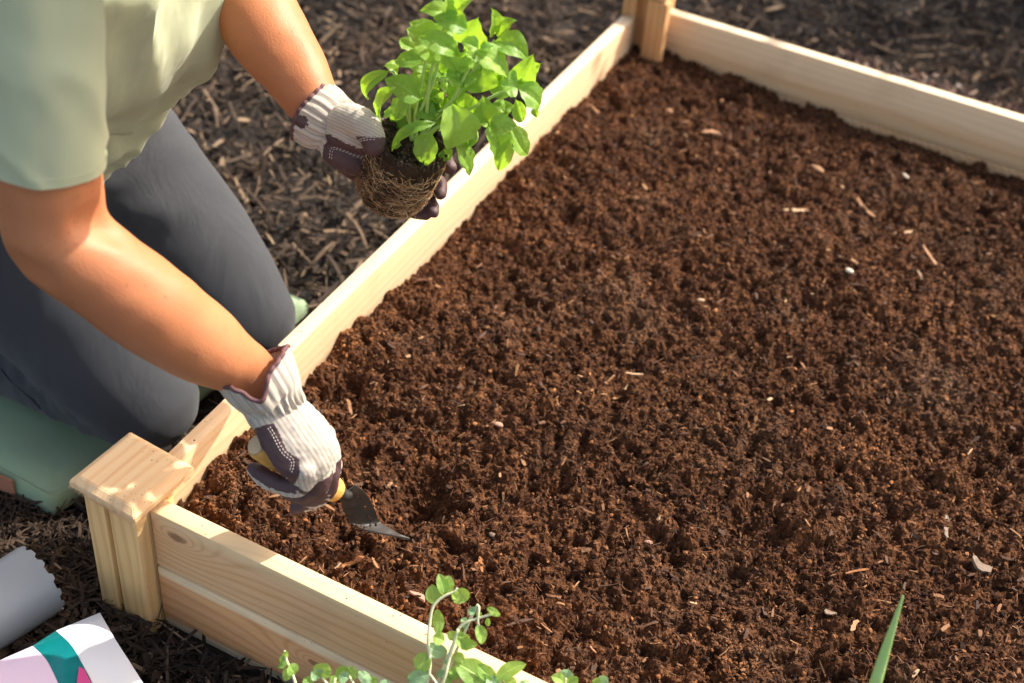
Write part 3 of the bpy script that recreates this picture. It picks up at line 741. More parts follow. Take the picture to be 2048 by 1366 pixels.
# trousers
mtr = cloth('charcoal_twill', (0.041, 0.045, 0.054), 2200, 0.6, 0.35, 0.85, 0.15)
tr = []
def leg(h_, k_, a_, bulge):
    d = (k_ - h_)
    tr.append(tube([h_ + Vector((-0.02, 0, 0.02)), h_.lerp(k_, 0.3), h_.lerp(k_, 0.62), h_.lerp(k_, 0.88), k_ + Vector((0.006, 0, -0.004))], [0.105, 0.101, 0.090, 0.074, 0.057], 28, True, n=5, R2=[0.10, 0.094, 0.085, 0.072, 0.060]))
    tr.append(tube([k_ + Vector((0.003, 0, -0.006)), k_.lerp(a_, 0.3) + Vector((0, 0, 0.01)), k_.lerp(a_, 0.7), a_ + Vector((0.02, 0, 0))], [0.055, 0.062, 0.054, 0.044], 24, True, n=5))
leg(hpR, knR, anR, 0); leg(hpL, knL, anL, 0)
tr.append(tube([hip + Vector((-0.03, 0, -0.05)), hip + Vector((0.0, 0, 0.03)), waist + Vector((-0.005, 0, 0.0))], [0.125, 0.115, 0.098], 28, True, hint=(1, 0, -0.4), R2=[0.165, 0.155, 0.138], n=4))
mt = remesh(tr, 0.0048, 10, 0.6)
cov = np.empty(len(mt.vertices) * 3, dtype=np.float32); mt.vertices.foreach_get('co', cov); cov = cov.reshape(-1, 3)
nov = np.array([v.normal[:] for v in mt.vertices])
crot = hpL.lerp(hpR, 0.5); foldd = np.zeros(len(cov))
for i, p in enumerate(cov):
    dh = math.exp(-((Vector(p) - (crot + Vector((0.10, 0.02, -0.07)))).length / 0.13) ** 2)
    q = noise.noise(Vector((p[0] * 9 + p[2] * 26, p[1] * 12, p[2] * 20 - p[0] * 14)))
    dk = math.exp(-((p[0] + 0.87) / 0.05) ** 2) * (1 if p[2] < 0.13 else 0.2)
    foldd[i] = 0.016 * dh * q + 0.008 * dk * noise.noise(Vector((p[0] * 60, p[1] * 10, p[2] * 30))) + 0.0022 * noise.noise(Vector((p[0] * 14, p[1] * 14, p[2] * 14)))
cov += nov * foldd[:, None]; mt.vertices.foreach_set('co', cov.astype(np.float32).ravel()); mt.update()
tro = link('trousers', mt, person, [mtr])
# side seam of the near leg
def seam(path, r, mat, name, parent, seg=6):
    v, f = tube(path, [r] * len(path), seg, True, dome=False); return mesh(name, v, f, parent, [mat])

def ray_on(o, px, py, lift=0.0006):
    og = Vector(CAM); d = (at(px, py, 1.0) - og).normalized(); ok, loc, nor, ix = o.ray_cast(og, d)
    return loc + nor * lift if ok else None
sp_ = [ray_on(tro, x, y) for x, y in ((2, 738), (20, 760), (58, 793), (82, 818), (105, 843), (124, 864), (141, 882), (160, 893), (178, 899))]
sp_ = [q for q in sp_ if q is not None]
if len(sp_) > 3: v, f = tube(spline([tuple(q) for q in sp_], 4), [0.0011] * (4 * (len(sp_) - 1) + 1), 6, True, dome=False); mesh('seam', v, f, tro, [mtr])

# shirt: open shells
mshirt = cloth('sage_jersey', (0.67, 0.73, 0.50), 2600, 0.25, 0.22, 0.85, 0.25, 0.25, tcol=(0.66, 0.68, 0.42))
def shell(rows, seg, n, disp, thick=0.0012, hint=(1, 0, 0)):
    """rows: (centre, halfA, halfB, dirA) ; open tube with displacement disp(p, u, v)->metres"""
    Cn = np.array([tuple(r[0]) + (r[1], r[2]) + tuple(r[3]) for r in rows]); Q = spline(Cn, n); V = []
    T = np.gradient(Q[:, :3], axis=0); T /= np.linalg.norm(T, axis=1)[:, None]
    m = len(Q)
    for i in range(m):
        A = Q[i, 5:8]; A = A - T[i] * (A @ T[i]); A /= np.linalg.norm(A); B = np.cross(T[i], A)
        for k in range(seg):
            u = k / seg; an = 2 * math.pi * u; dr = A * math.cos(an) + B * math.sin(an)
            p = Q[i, :3] + A * math.cos(an) * Q[i, 3] + B * math.sin(an) * Q[i, 4]
            V.append(p + dr * disp(p, u, i / (m - 1), dr))
    Fc = [(i * seg + k, i * seg + (k + 1) % seg, (i + 1) * seg + (k + 1) % seg, (i + 1) * seg + k) for i in range(m - 1) for k in range(seg)]
    return V, Fc
def solid(o, t, off=-1):
    m = o.modifiers.new('thickness', 'SOLIDIFY'); m.thickness = t; m.offset = off
    e = o.modifiers.new('edges', 'EDGE_SPLIT'); e.split_angle = math.radians(50)
def ridge(q): return (1 - min(1.0, abs(noise.noise(q)) * 3.2)) ** 3
def dtorso(p, u, v, dr):
    q = Vector((p[0] * 5, p[1] * 16, p[2] * 7)); d = 0.016 * noise.noise(q) * (1 - 0.4 * v)
    d += 0.010 * noise.noise(Vector((p[0] * 10 + p[2] * 14, p[1] * 30, p[2] * 6 + 4)))
    d -= 0.006 * abs(noise.noise(Vector((p[0] * 9 - p[2] * 9, p[1] * 22 + 7, p[2] * 5))))
    d += 0.0022 * noise.noise(Vector((p[0] * 50, p[1] * 60, p[2] * 40)))
    d += 0.0075 * ridge(Vector((p[0] * 8 + p[2] * 5, p[1] * 15 - p[2] * 5, p[2] * 3))) + 0.0025 * ridge(Vector((p[0] * 25, p[1] * 30 + p[2] * 12, p[2] * 8 + 9)))
    d += 0.004 * math.sin(u * 2 * math.pi * 9 + 3 * noise.noise(q)) * (1 - v) ** 2
    return d
F_ = Vector((0.80, 0, -0.6))
torso_rows = [(Vector((-1.030, 0.930, 0.365)), 0.128, 0.150, F_), (Vector((-0.995, 0.925, 0.415)), 0.142, 0.150, F_), (Vector((-0.945, 0.915, 0.49)), 0.155, 0.152, F_), (Vector((-0.895, 0.905, 0.57)), 0.166, 0.162, F_), (Vector((-0.872, 0.905, 0.66)), 0.140, 0.168, F_), (Vector((-0.80, 0.885, 0.735)), 0.098, 0.150, F_), (Vector((-0.748, 0.874, 0.782)), 0.066, 0.088, F_)]
V, Fc = shell(torso_rows, 120, 14, dtorso)
SHIRT_PARTS = [(V, Fc)]
def dsleeve(p, u, v, dr):
    return 0.0032 * ridge(Vector((p[0] * 9 + p[2] * 9, p[1] * 12 + p[2] * 6, p[2] * 5 + 3))) + 0.004 * noise.noise(Vector((p[0] * 14, p[1] * 22, p[2] * 7))) + 0.0012 * noise.noise(Vector((p[0] * 60, p[1] * 50, p[2] * 40)))
LV = tuple(AX[:, 0])
def pxrow(px, py, d, ra, rb): return (at(px, py, d), ra * d / F_PX, rb * d / F_PX, LV)
slR = [pxrow(86, 322, 1.058, 118, 112), pxrow(84, 270, 1.046, 120, 117), pxrow(80, 150, 1.02, 125, 125), pxrow(70, 0, 0.99, 132, 134), pxrow(50, -140, 0.965, 134, 140), pxrow(10, -280, 0.95, 120, 130)]
Vr, Fr = shell(slR, 72, 10, dsleeve)
SHIRT_PARTS.append((Vr, Fr))
slL = [(at(405, -215, 1.345), 0.058, 0.062, LV), (at(370, -330, 1.36), 0.062, 0.068, LV), (shL + Vector((0.0, 0.01, 0)), 0.068, 0.075, LV), (shL + Vector((-0.05, -0.06, 0.02)), 0.06, 0.07, LV)]
Vl, Fl = shell(slL, 56, 8, dsleeve); SHIRT_PARTS.append((Vl, Fl))
V, Fc = join(SHIRT_PARTS); shirt = mesh('shirt', V, Fc, person, [mshirt]); solid(shirt, 0.0011)
# sleeve hem: a folded band with a stitched line
hemv, hemf = shell([(slR[0][0], slR[0][1] + 0.0002, slR[0][2] + 0.0002, LV), (slR[0][0].lerp(slR[1][0], 0.38), slR[0][1] + 0.0006, slR[0][2] + 0.0008, LV)], 72, 3, dsleeve)
hem = mesh('sleeve_hem', hemv, hemf, person, [mshirt]); solid(hem, 0.0004, 1)

# ------------------------------------------------------------------ gloves
def glove_cloth():
    m = N('glove_cotton')
    at_ = m.n('ShaderNodeAttribute', attribute_name='stripe')
    w = m.math('POWER', m.math('MULTIPLY_ADD', m.math('SINE', m.math('MULTIPLY', at_.outputs['Fac'], 2 * math.pi)), 0.5, 0.5), 2.5)
    n1 = m.noise(m.coord(), 900, 2); n2 = m.noise(m.coord(), 30, 3)
    c = m.mix(m.math('MULTIPLY', w, 0.62), (0.50, 0.455, 0.40), (0.22, 0.19, 0.16))
    c = m.mix(m.math('MULTIPLY', n2, 0.25), c, (0.40, 0.34, 0.27)); c = m.mix(m.math('MULTIPLY', n1, 0.2), c, (0.4, 0.36, 0.3))
    m.col(c); m.set(Roughness=0.9); m.p.inputs['Sheen Weight'].default_value = 0.2
    m.bump(m.math('ADD', m.math('MULTIPLY', w, -0.5), m.math('MULTIPLY', n1, 0.3)), 0.22, 0.0009)
    return m.m
mcot = glove_cloth()
mdark = simple('glove_leather', (0.070, 0.036, 0.040), 0.62, (520, 0.35, 0.0006), 0.25, 60)
mbind = simple('glove_binding', (0.115, 0.050, 0.055), 0.7, (800, 0.6, 0.0006), 0.2, 90)
mstitch = simple('stitch_thread', (0.72, 0.66, 0.60), 0.8)
def set_attr(me, name, vals):
    a_ = me.attributes.new(name, 'FLOAT', 'POINT'); a_.data.foreach_set('value', np.asarray(vals, dtype=np.float32))
def glove_mesh(name, parts, voxel, isdark, stripe, parent, wr=0.0009):
    me = remesh(parts, voxel, 4, 0.55)
    co_ = np.empty(len(me.vertices) * 3, dtype=np.float32); me.vertices.foreach_get('co', co_); co_ = co_.reshape(-1, 3)
    nv = np.array([v.normal[:] for v in me.vertices])
    d = np.array([wr * (noise.noise(Vector(p) * 90) + 0.6 * noise.noise(Vector(p) * 210)) for p in co_])
    co2 = co_ + nv * d[:, None]; me.vertices.foreach_set('co', co2.astype(np.float32).ravel())
    set_attr(me, 'stripe', [stripe(p) for p in co_])
    me.materials.append(mcot); me.materials.append(mdark)
    for p in me.polygons:
        p.material_index = 1 if isdark(np.array(p.center[:]), np.array(p.normal[:])) else 0
    return link(name, me, parent)
def pix(p):
    c = AX.T @ (np.asarray(p, dtype=float) - CAM); return c[0] / c[2] * F_PX + 1024, c[1] / c[2] * F_PX + 683, c[2]
def inpoly(x, y, poly):
    r = False; n_ = len(poly)
    for i in range(n_):
        x1, y1 = poly[i]; x2, y2 = poly[(i + 1) % n_]
        if (y1 > y) != (y2 > y) and x < (x2 - x1) * (y - y1) / (y2 - y1) + x1: r = not r
    return r
def dist_seg(p, a, b):
    a = np.array(a); b = np.array(b); t = np.clip(np.dot(p - a, b - a) / np.dot(b - a, b - a), 0, 1); return np.linalg.norm(p - (a + (b - a) * t))
def pt(rows, hint=(0, 0, 1), seg=18, n=4, flat=None, cap=True):
    P, R = pxs(rows); R2 = None
    if flat is not None: R2 = [r * q for r, q in zip(R, flat)]
    return tube(P, R, seg, cap, hint=hint, R2=R2, n=n)
def stitches(name, paths, parent, L=0.0016, gap=0.0011, r=0.00028):
    parts = []
    for P in paths:
        P = [p for p in P if p is not None]
        if len(P) < 2: continue
        Q = spline([tuple(p) for p in P], 24); s = 0.0; on_ = True; acc = [Q[0]]
        for a, b in zip(Q[:-1], Q[1:]):
            s += np.linalg.norm(b - a)
            if on_: acc.append(b)
            if s > (L if on_ else gap):
                if on_ and len(acc) > 1: parts.append(tube([acc[0], acc[-1]], [r, r], 5, True, dome=False))
                on_ = not on_; s = 0.0; acc = [b]
    V_, F_2 = join(parts); return mesh(name, V_, F_2, parent, [mstitch])
VIEW = Vector(AX[:, 2])                                # camera's line of sight, used to orient cross sections
def surf(me_obj, px, py, lift=0.0006):
    """point on a glove's surface seen at a pixel (ray cast at build time)"""
    o = Vector(CAM); d = (at(px, py, 1.0) - o).normalized()
    ok, loc, nor, idx = me_obj.ray_cast(o, d)
    return loc + nor * lift if ok else None

# --- right glove, fist round the trowel handle
hA = at(513, 889, 1.222); hB = at(672, 982, 1.306)         # handle rear and front
gp = []
palmaxis = [(545, 812, 1.215, 52), (570, 845, 1.215, 64), (597, 882, 1.213, 69), (616, 912, 1.216, 66), (628, 936, 1.224, 54)]
wide = (at(662, 829, 1.235) - at(538, 911, 1.215)).normalized()
gp.append(pt(palmaxis, hint=wide, seg=28, flat=[0.62, 0.50, 0.46, 0.46, 0.48]))
gp.append(pt([(530, 790, 1.213, 52), (548, 815, 1.213, 56), (570, 842, 1.214, 60)], hint=wide, seg=24, flat=[0.72, 0.62, 0.55]))
gp.append(pt([(545, 832, 1.222, 24), (562, 862, 1.222, 22), (590, 895, 1.225, 22), (604, 925, 1.230, 22)], seg=14))      # heel of the hand
fingR = {
    'pinky': [(606, 925, 1.222, 25), (612, 950, 1.226, 25), (594, 974, 1.232, 22), (556, 968, 1.234, 20), (524, 952, 1.238, 19), (506, 938, 1.244, 15)],
    'ring': [(628, 925, 1.232, 25), (640, 955, 1.244, 25), (622, 982, 1.256, 23), (590, 985, 1.262, 21), (562, 968, 1.266, 18)],
    'middle': [(640, 910, 1.242, 25), (656, 945, 1.262, 23), (650, 980, 1.280, 22), (618, 998, 1.288, 20), (592, 990, 1.292, 17)],
    'index': [(652, 893, 1.244, 24), (663, 925, 1.262, 20), (660, 960, 1.284, 18), (640, 993, 1.290, 19), (610, 1010, 1.290, 16), (586, 1020, 1.290, 10)]}
for k, r_ in fingR.items(): gp.append(pt(r_, seg=16, n=4))
gp.append(pt([(628, 850, 1.25, 26), (652, 884, 1.28, 23), (666, 925, 1.310, 18), (668, 950, 1.322, 14)], seg=16, n=4))   # thumb along the far side of the handle
# raised knuckle and tendon folds of the cotton back
for k, (x, y) in enumerate(((606, 934), (622, 917), (637, 896), (645, 872))):
    gp.append(ball(at(x, y, 1.212 + k * 0.006), 0.0125, (1, 1, 0.9)))
bigpinky = fingR['pinky']
palmside = [at(*r[:3]) for r in ((540, 840, 1.22), (600, 935, 1.22))]
POLY_R = [(492, 862), (546, 846), (554, 856), (560, 870), (574, 902), (598, 918), (600, 948), (586, 976), (560, 962), (528, 946), (520, 890), (500, 868)]
bR = (Vector(CAM) - at(600, 880, 1.2)).normalized()       # the back of this hand faces up the bed
bR = (bR + Vector((0.35, 0.15, 0.15))).normalized()
def darkR(c, n_):
    x, y, d = pix(c)
    for k in ('pinky', 'ring', 'middle', 'index'):
        rr = fingR[k]
        lo = 2 if k == 'pinky' else 1
        dd = min(dist_seg(c, tuple(at(*rr[i][:3])), tuple(at(*rr[i + 1][:3]))) for i in range(lo, len(rr) - 1))
        if dd < 0.0125 and not inpoly(x, y, [(590, 940), (650, 880), (700, 860), (690, 905), (640, 960), (610, 968)]):
            dn = n_ @ np.array(tuple((at(540, 990, 1.22) - at(560, 950, 1.22)).normalized()))
            if k == 'pinky' and dn > 0.55: return False
            if k == 'middle' and n_ @ np.array(tuple((at(640, 1000, 1.26) - at(640, 960, 1.26)).normalized())) > 0.8: return False
            return True
    if n_ @ np.array(tuple(bR)) < -0.05: return True
    return inpoly(x, y, POLY_R) and d < 1.26
wax = np.array(tuple(wide))
def stripeR(c):
    return float((np.array(c) @ wax)) / 0.0040 + 0.5 * noise.noise(Vector(c) * 30)
gR = glove_mesh('glove', gp, 0.00125, darkR, stripeR, person, 0.0008)
gR['label'] = 'striped cotton glove with dark leather palm, gripping the trowel'
# cuff: gathered cloth, open towards the forearm
def cuff(rows, glove, puck, notch, stripe_n, parent_label=None):
    """rows of (px, py, depth, half_across_px, half_depth_px, across_vec); first row is the rim"""
    R_ = [(at(a, b, d), w * d / F_PX, h * d / F_PX, v) for (a, b, d, w, h, v) in rows]
    def disp(p, u, v, dr):
        g = math.exp(-((v - 0.72) / 0.16) ** 2)
        e = (0.00135 * (0.35 + g) + 0.0006 * (1 - v)) * math.sin(u * 2 * math.pi * puck + 2 * noise.noise(Vector(p) * 60)) + 0.0012 * noise.noise(Vector(p) * 70)
        return e
    V_, F_3 = shell(R_, 110, 8, disp)
    seg = 110; m_ = len(V_) // seg
    ax_ = (R_[0][0] - R_[1][0]).normalized()
    out = []
    for i in range(m_):
        for k in range(seg):
            u = k / seg; p = Vector(V_[i * seg + k]); f = max(0.0, 1 - i / (m_ * 0.5))
            for (nu, nwid, amt) in notch:
                du = min(abs(u - nu), 1 - abs(u - nu)); p = p + ax_ * amt * f * math.exp(-(du / nwid) ** 2)
            out.append(p)
    o = mesh('cuff', out, F_3, glove, [mcot]); solid(o, 0.0009, 1)
    set_attr(o.data, 'stripe', [((i % seg) / seg) * stripe_n for i in range(len(out))])
    rim = out[:seg]
    v, f = tube(list(rim) + [rim[0], rim[1]], [0.0021] * (seg + 2), 8, False); mesh('cuff_binding', v, f, glove, [mbind])
    return o, out, seg
acr = (at(560, 690, 1.205) - at(443, 792, 1.205)).normalized()
acr2 = (at(594, 768, 1.21) - at(495, 836, 1.21)).normalized()
cR, cvR, sgR = cuff([(508, 736, 1.199, 79, 82, acr), (522, 762, 1.203, 75, 74, acr), (537, 787, 1.209, 66, 54, acr), (547, 806, 1.212, 57, 42, acr2), (558, 826, 1.216, 55, 31, acr2), (568, 842, 1.218, 50, 22, acr2)], gR, 24, [(0.27, 0.055, -0.020), (0.05, 0.08, 0.006), (0.47, 0.08, 0.004)], 40)
sp_ = [[surf(gR, x, y) for x, y in pth] for pth in (
    [(536, 856), (546, 872), (556, 892), (566, 908), (582, 922), (580, 938), (568, 954)], [(540, 853), (550, 869), (560, 888), (570, 904), (587, 919), (585, 940), (573, 956)])]
stitches('stitching', sp_, gR)

# --- left glove, palm up behind the root ball
gl = []
wideL = (at(728, 235, 1.29) - at(675, 345, 1.29)).normalized()
gl.append(pt([(655, 245, 1.293, 50), (680, 268, 1.296, 54), (705, 288, 1.303, 60), (735, 308, 1.318, 62), (765, 322, 1.335, 58)], hint=wideL, seg=26, flat=[0.78, 0.62, 0.5, 0.42, 0.36]))
fingL = {
    'index': [(740, 262, 1.322, 26), (785, 262, 1.345, 24), (835, 275, 1.362, 22), (875, 305, 1.358, 20), (900, 335, 1.340, 15)],
    'middle': [(750, 300, 1.335, 26), (800, 318, 1.372, 25), (845, 345, 1.382, 23), (872, 368, 1.365, 21), (880, 386, 1.345, 14)],
    'ring': [(745, 330, 1.335, 25), (790, 362, 1.378, 24), (832, 390, 1.385, 22), (858, 408, 1.365, 19), (866, 424, 1.345, 12)],
    'pinky': [(735, 350, 1.330, 23), (775, 385, 1.365, 21), (812, 410, 1.375, 19), (838, 424, 1.365, 16), (852, 430, 1.35, 10)]}
for k, r_ in fingL.items(): gl.append(pt(r_, seg=16, n=4))
thumbL = [(668, 252, 1.285, 32), (696, 238, 1.268, 33), (726, 248, 1.258, 31), (744, 272, 1.252, 27), (748, 292, 1.252, 22)]
gl.append(pt(thumbL, seg=20, n=5))
gl.append(pt([(672, 300, 1.29, 32), (700, 315, 1.293, 34), (735, 325, 1.30, 30)], seg=16, n=4))
gl.append(pt([(680, 268, 1.278, 30), (712, 276, 1.278, 30), (740, 296, 1.285, 26)], seg=14, n=4))
POLY_L = [(643, 330), (650, 262), (662, 250), (686, 256), (700, 272), (712, 296), (760, 300), (790, 330), (740, 420), (700, 380)]
def darkL(c, n_):
    x, y, d = pix(c)
    if dist_seg(c, tuple(at(744, 276, 1.252)), tuple(at(750, 300, 1.252))) < 0.0145 and y > 272 + (x - 711) * 0.05: return True
    for k in fingL:
        rr = fingL[k]
        if min(dist_seg(c, tuple(at(*rr[i][:3])), tuple(at(*rr[i + 1][:3]))) for i in range(0, len(rr) - 1)) < 0.0135 and x > 722 and d > 1.285: return True
    return inpoly(x, y, POLY_L) and dist_seg(c, tuple(at(668, 240, 1.275)), tuple(at(744, 272, 1.255))) > 0.0150
wlx = np.array(tuple(wideL))
gL = glove_mesh('glove', gl, 0.00125, darkL, lambda c: float(np.array(c) @ wlx) / 0.0026 + 0.5 * noise.noise(Vector(c) * 30), person, 0.0008)
gL['label'] = 'striped cotton glove with dark leather palm, holding the basil roots'
acl = (at(662, 167, 1.29) - at(588, 278, 1.29)).normalized()
acl2 = (at(692, 200, 1.292) - at(648, 304, 1.292)).normalized()
cL, cvL, sgL = cuff([(622, 222, 1.290, 65, 55, acl), (636, 231, 1.290, 65, 55, acl), (652, 240, 1.291, 62, 50, acl), (668, 250, 1.292, 54, 42, acl2), (680, 262, 1.293, 56, 40, acl2)], gL, 22, [(0.30, 0.10, 0.004)], 40)
meC = cL.data; meC.materials.append(mdark)
for p in meC.polygons:
    x, y, d = pix(p.center)
    if math.hypot((x - 602) / 15.0, (y - 243) / 13.0) < 1 and p.normal.dot(VIEW) < 0.2: p.material_index = 1
sp_ = [[surf(gL, x, y) for x, y in pth] for pth in (
    [(660, 316), (661, 300), (668, 294), (690, 300), (715, 310), (738, 313)], [(664, 318), (665, 303), (671, 298), (690, 304), (714, 314), (736, 317)],
    [(711, 284), (722, 278), (738, 275), (752, 275)], [(712, 288), (723, 282), (739, 279), (753, 279)])]
stitches('stitching', sp_, gL)

# ------------------------------------------------------------------ trowel
trw = empty('trowel', tuple(on(740, 1060, ZB - 0.06)), 'hand trowel with yellow wooden handle, its dark grey blade pushed into the soil', 'trowel')
mhan = wood('trowel_handle', 0, light=(0.78, 0.47, 0.13), mid=(0.72, 0.38, 0.09), dark=(0.5, 0.22, 0.05), seed=21)
ax = (hB - hA).normalized(); hl = (hB - hA).length
prof = [(0.0, 0.0098), (0.006, 0.0118), (0.03, 0.0128), (0.06, 0.0120), (0.09, 0.0126), (hl - 0.008, 0.0128), (hl, 0.0105)]
v, f = tube([hA + ax * s for s, _ in prof], [r for _, r in prof], 24, True, n=4, dome=False)
mesh('handle', v, f, trw, [mhan])
v, f = tube([hA - ax * 0.0016, hA + ax * 0.0004], [0.0085, 0.0102], 24, True, dome=False)
mesh('handle_end', v, f, trw, [simple('bare_end_grain', (0.62, 0.44, 0.27), 0.8, (500, 0.4, 0.0006), 0.2, 300)])
mtd_ = N('grey_steel'); q_ = mtd_.noise(mtd_.coord(), 110, 5, 0.7)
mtd_.col(mtd_.mix(mtd_.ramp(q_, [(0.48, 0.0), (0.62, 0.8)]), (0.022, 0.023, 0.023), (0.045, 0.028, 0.018))); mtd_.l(mtd_.ramp(q_, [(0.4, 0.42), (0.65, 0.9)]), mtd_.p.inputs['Roughness']); mtd_.set(Metallic=0.2); mtd_.bump(q_, 0.5, 0.0008); mtd = mtd_.m
nb = [hB - ax * 0.002, hB + ax * 0.006, at(699, 992, 1.319)]
v, f = tube(nb, [0.0074, 0.0062, 0.0046], 14, True, n=4, dome=False); mesh('ferrule', v, f, trw, [mtd])
# blade: rows of left / right edge points, cupped upward
rowsb = [((682, 990, 1.314), (710, 970, 1.320)), ((683, 1006, 1.325), (731, 986, 1.333)), ((690, 1028, 1.339), (747, 1014, 1.352)), ((700, 1045, 1.350), (757, 1040, 1.368)), ((722, 1058, 1.353), (766, 1050, 1.368)), ((750, 1065, 1.356), (784, 1060, 1.366)), ((786, 1072, 1.361), (801, 1069, 1.366)), ((818, 1078, 1.366), (820, 1077, 1.367))]
V = []; nn = 9
L_ = [at(*a) for a, b in rowsb]; R_ = [at(*b) for a, b in rowsb]
Lq = spline([tuple(p) for p in L_], 4); Rq = spline([tuple(p) for p in R_], 4)
for a, b in zip(Lq, Rq):
    a = Vector(a); b = Vector(b); w = (b - a).length
    for k in range(nn):
        t = k / (nn - 1); sag = (1 - (2 * t - 1) ** 2) * w * 0.09
        V.append(a.lerp(b, t) + Vector((-0.3, -0.35, -0.6)) * sag)
Fc = [(i * nn + k, i * nn + k + 1, (i + 1) * nn + k + 1, (i + 1) * nn + k) for i in range(len(Lq) - 1) for k in range(nn - 1)]
bl = mesh('blade', V, Fc, trw, [mtd])
Vk = []; Fk = []
for k in range(60):
    i = int(len(V) * (0.15 + 0.42 * rnd())) % len(V); p = Vector(V[i]) + Vector((ru(-.002, .002), ru(-.002, .002), 0.0012)); sc = ru(0.0003, 0.0011); o = len(Vk)
    for q in IV: Vk.append(tuple(p + Vector(q) * sc * ru(0.6, 1.4)))
    Fk += [tuple(int(j) + o for j in t) for t in IF]
tag(mesh('clinging_soil', Vk, Fk, trw, [msoil], False), kind='stuff')
solid(bl, 0.0016, 0)

# ------------------------------------------------------------------ plants
def leaf_mat(name, lo, hi, tc, tr=0.35, rough=0.42):
    m = N(name)
    uvn = m.n('ShaderNodeTexCoord'); sp = m.n('ShaderNodeSeparateXYZ'); m.l(uvn.outputs['UV'], sp.inputs[0])
    au = m.math('ABSOLUTE', m.math('SUBTRACT', sp.outputs[0], 0.5))
    mid_ = m.ramp(au, [(0.0, 1.0), (0.03, 0.6), (0.06, 0.0)])
    ph = m.math('SUBTRACT', m.math('MULTIPLY', sp.outputs[1], 7.0), m.math('MULTIPLY', au, 5.0))
    vn = m.ramp(m.math('ABSOLUTE', m.math('SINE', m.math('MULTIPLY', ph, math.pi))), [(0.0, 0.8), (0.16, 0.0)])
    oi = m.n('ShaderNodeObjectInfo'); nz = m.noise(m.coord(), 40, 3)
    c = m.mix(m.math('MULTIPLY_ADD', oi.outputs['Random'], 0.7, m.math('MULTIPLY', nz, 0.3)), lo, hi)
    vv = m.math('MULTIPLY', m.math('MAXIMUM', mid_, m.math('MULTIPLY', vn, 0.7)), 0.75)
    c = m.mix(vv, c, tuple(min(1, x * 1.5 + 0.03) for x in hi))
    m.col(c); m.set(Roughness=rough); m.p.inputs['Specular IOR Level'].default_value = 0.45
    m.bump(m.math('ADD', m.math('MULTIPLY', vv, -1.0), m.math('MULTIPLY', m.noise(m.coord(), 260, 3), 0.8)), 0.7, 0.0009)
    t = m.n('ShaderNodeBsdfTranslucent'); m.l(m.mix(vv, tc, tuple(x * 0.6 for x in tc)), t.inputs[0])
    mx = m.n('ShaderNodeMixShader'); mx.inputs[0].default_value = tr
    m.l(m.p.outputs[0], mx.inputs[1]); m.l(t.outputs[0], mx.inputs[2]); m.l(mx.outputs[0], m.out.inputs[0])
    return m.m
mbas = leaf_mat('basil_leaf', (0.10, 0.25, 0.025), (0.34, 0.53, 0.10), (0.50, 0.82, 0.05), 0.40)
mbst = simple('basil_stem', (0.42, 0.60, 0.18), 0.5, (200, 0.3, 0.0006), 0.15, 60)
def leaf(name, parent, base, tip, width, mat, cup=0.25, droop=0.15, pucker=0.0022, nrm=None, nu=8, nv=12, pointy=1.0, roundish=False):
    base = Vector(base); tip = Vector(tip); ax_ = tip - base; L = ax_.length; T = ax_.normalized()
    n0 = nrm if nrm is not None else (Vector((0, 0, 1)) * 0.45 - VIEW * 1.0 + Vector((ru(-.45, .45), ru(-.45, .45), ru(-.3, .3))))
    S = T.cross(n0).normalized(); Nn = S.cross(T).normalized()
    V_ = []; U_ = []; sd = ru(0, 50); tw = ru(-0.35, 0.35); cp_ = cup * ru(0.6, 1.3); bend = ru(-0.12, 0.12)
    for j in range(nv + 1):
        t = j / nv
        if roundish: w = math.sin(math.pi * min(1, t * 0.97 + 0.03)) ** 0.62
        else: w = (math.sin(math.pi * (t ** 0.74)) ** 0.68) * (1 - 0.12 * t)
        if j == nv: w = 0.02
        if j == 0: w = 0.05
        w *= width * 0.5
        mid_ = base + T * (L * t) + Nn * (4 * droop * L * t * (1 - t)) + S * (bend * L * 4 * t * (1 - t))
        tt = tw * (t - 0.4)
        for i in range(nu + 1):
            u = -1 + 2 * i / nu; a = abs(u)
            ph = t * 7 - a * 2.5
            h = cp_ * w * (a ** 1.7) + pucker * (abs(math.sin(math.pi * ph)) - 0.4) * (1 - a * a * 0.5) * min(1, w / 0.01) - pucker * 1.2 * math.exp(-(a / 0.10) ** 2)
            h += 0.12 * w * noise.noise(Vector((u * 1.8, t * 3, sd))) + (0.10 * w * math.sin(t * 17 + sd + u) * a ** 3)
            sx = u * w * math.cos(tt); V_.append(mid_ + S * sx + Nn * (h + u * w * math.sin(tt)))
            U_.append((0.5 + u * 0.5, t))
    F_4 = [(j * (nu + 1) + i, j * (nu + 1) + i + 1, (j + 1) * (nu + 1) + i + 1, (j + 1) * (nu + 1) + i) for j in range(nv) for i in range(nu)]
    return mesh(name, V_, F_4, parent, [mat], True, U_)
def stem(name, parent, pts, r0, r1, mat, n=5, seg=8):
    R = np.linspace(r0, r1, len(pts)); v, f = tube(pts, R, seg, True, n=n, dome=False); return mesh(name, v, f, parent, [mat])
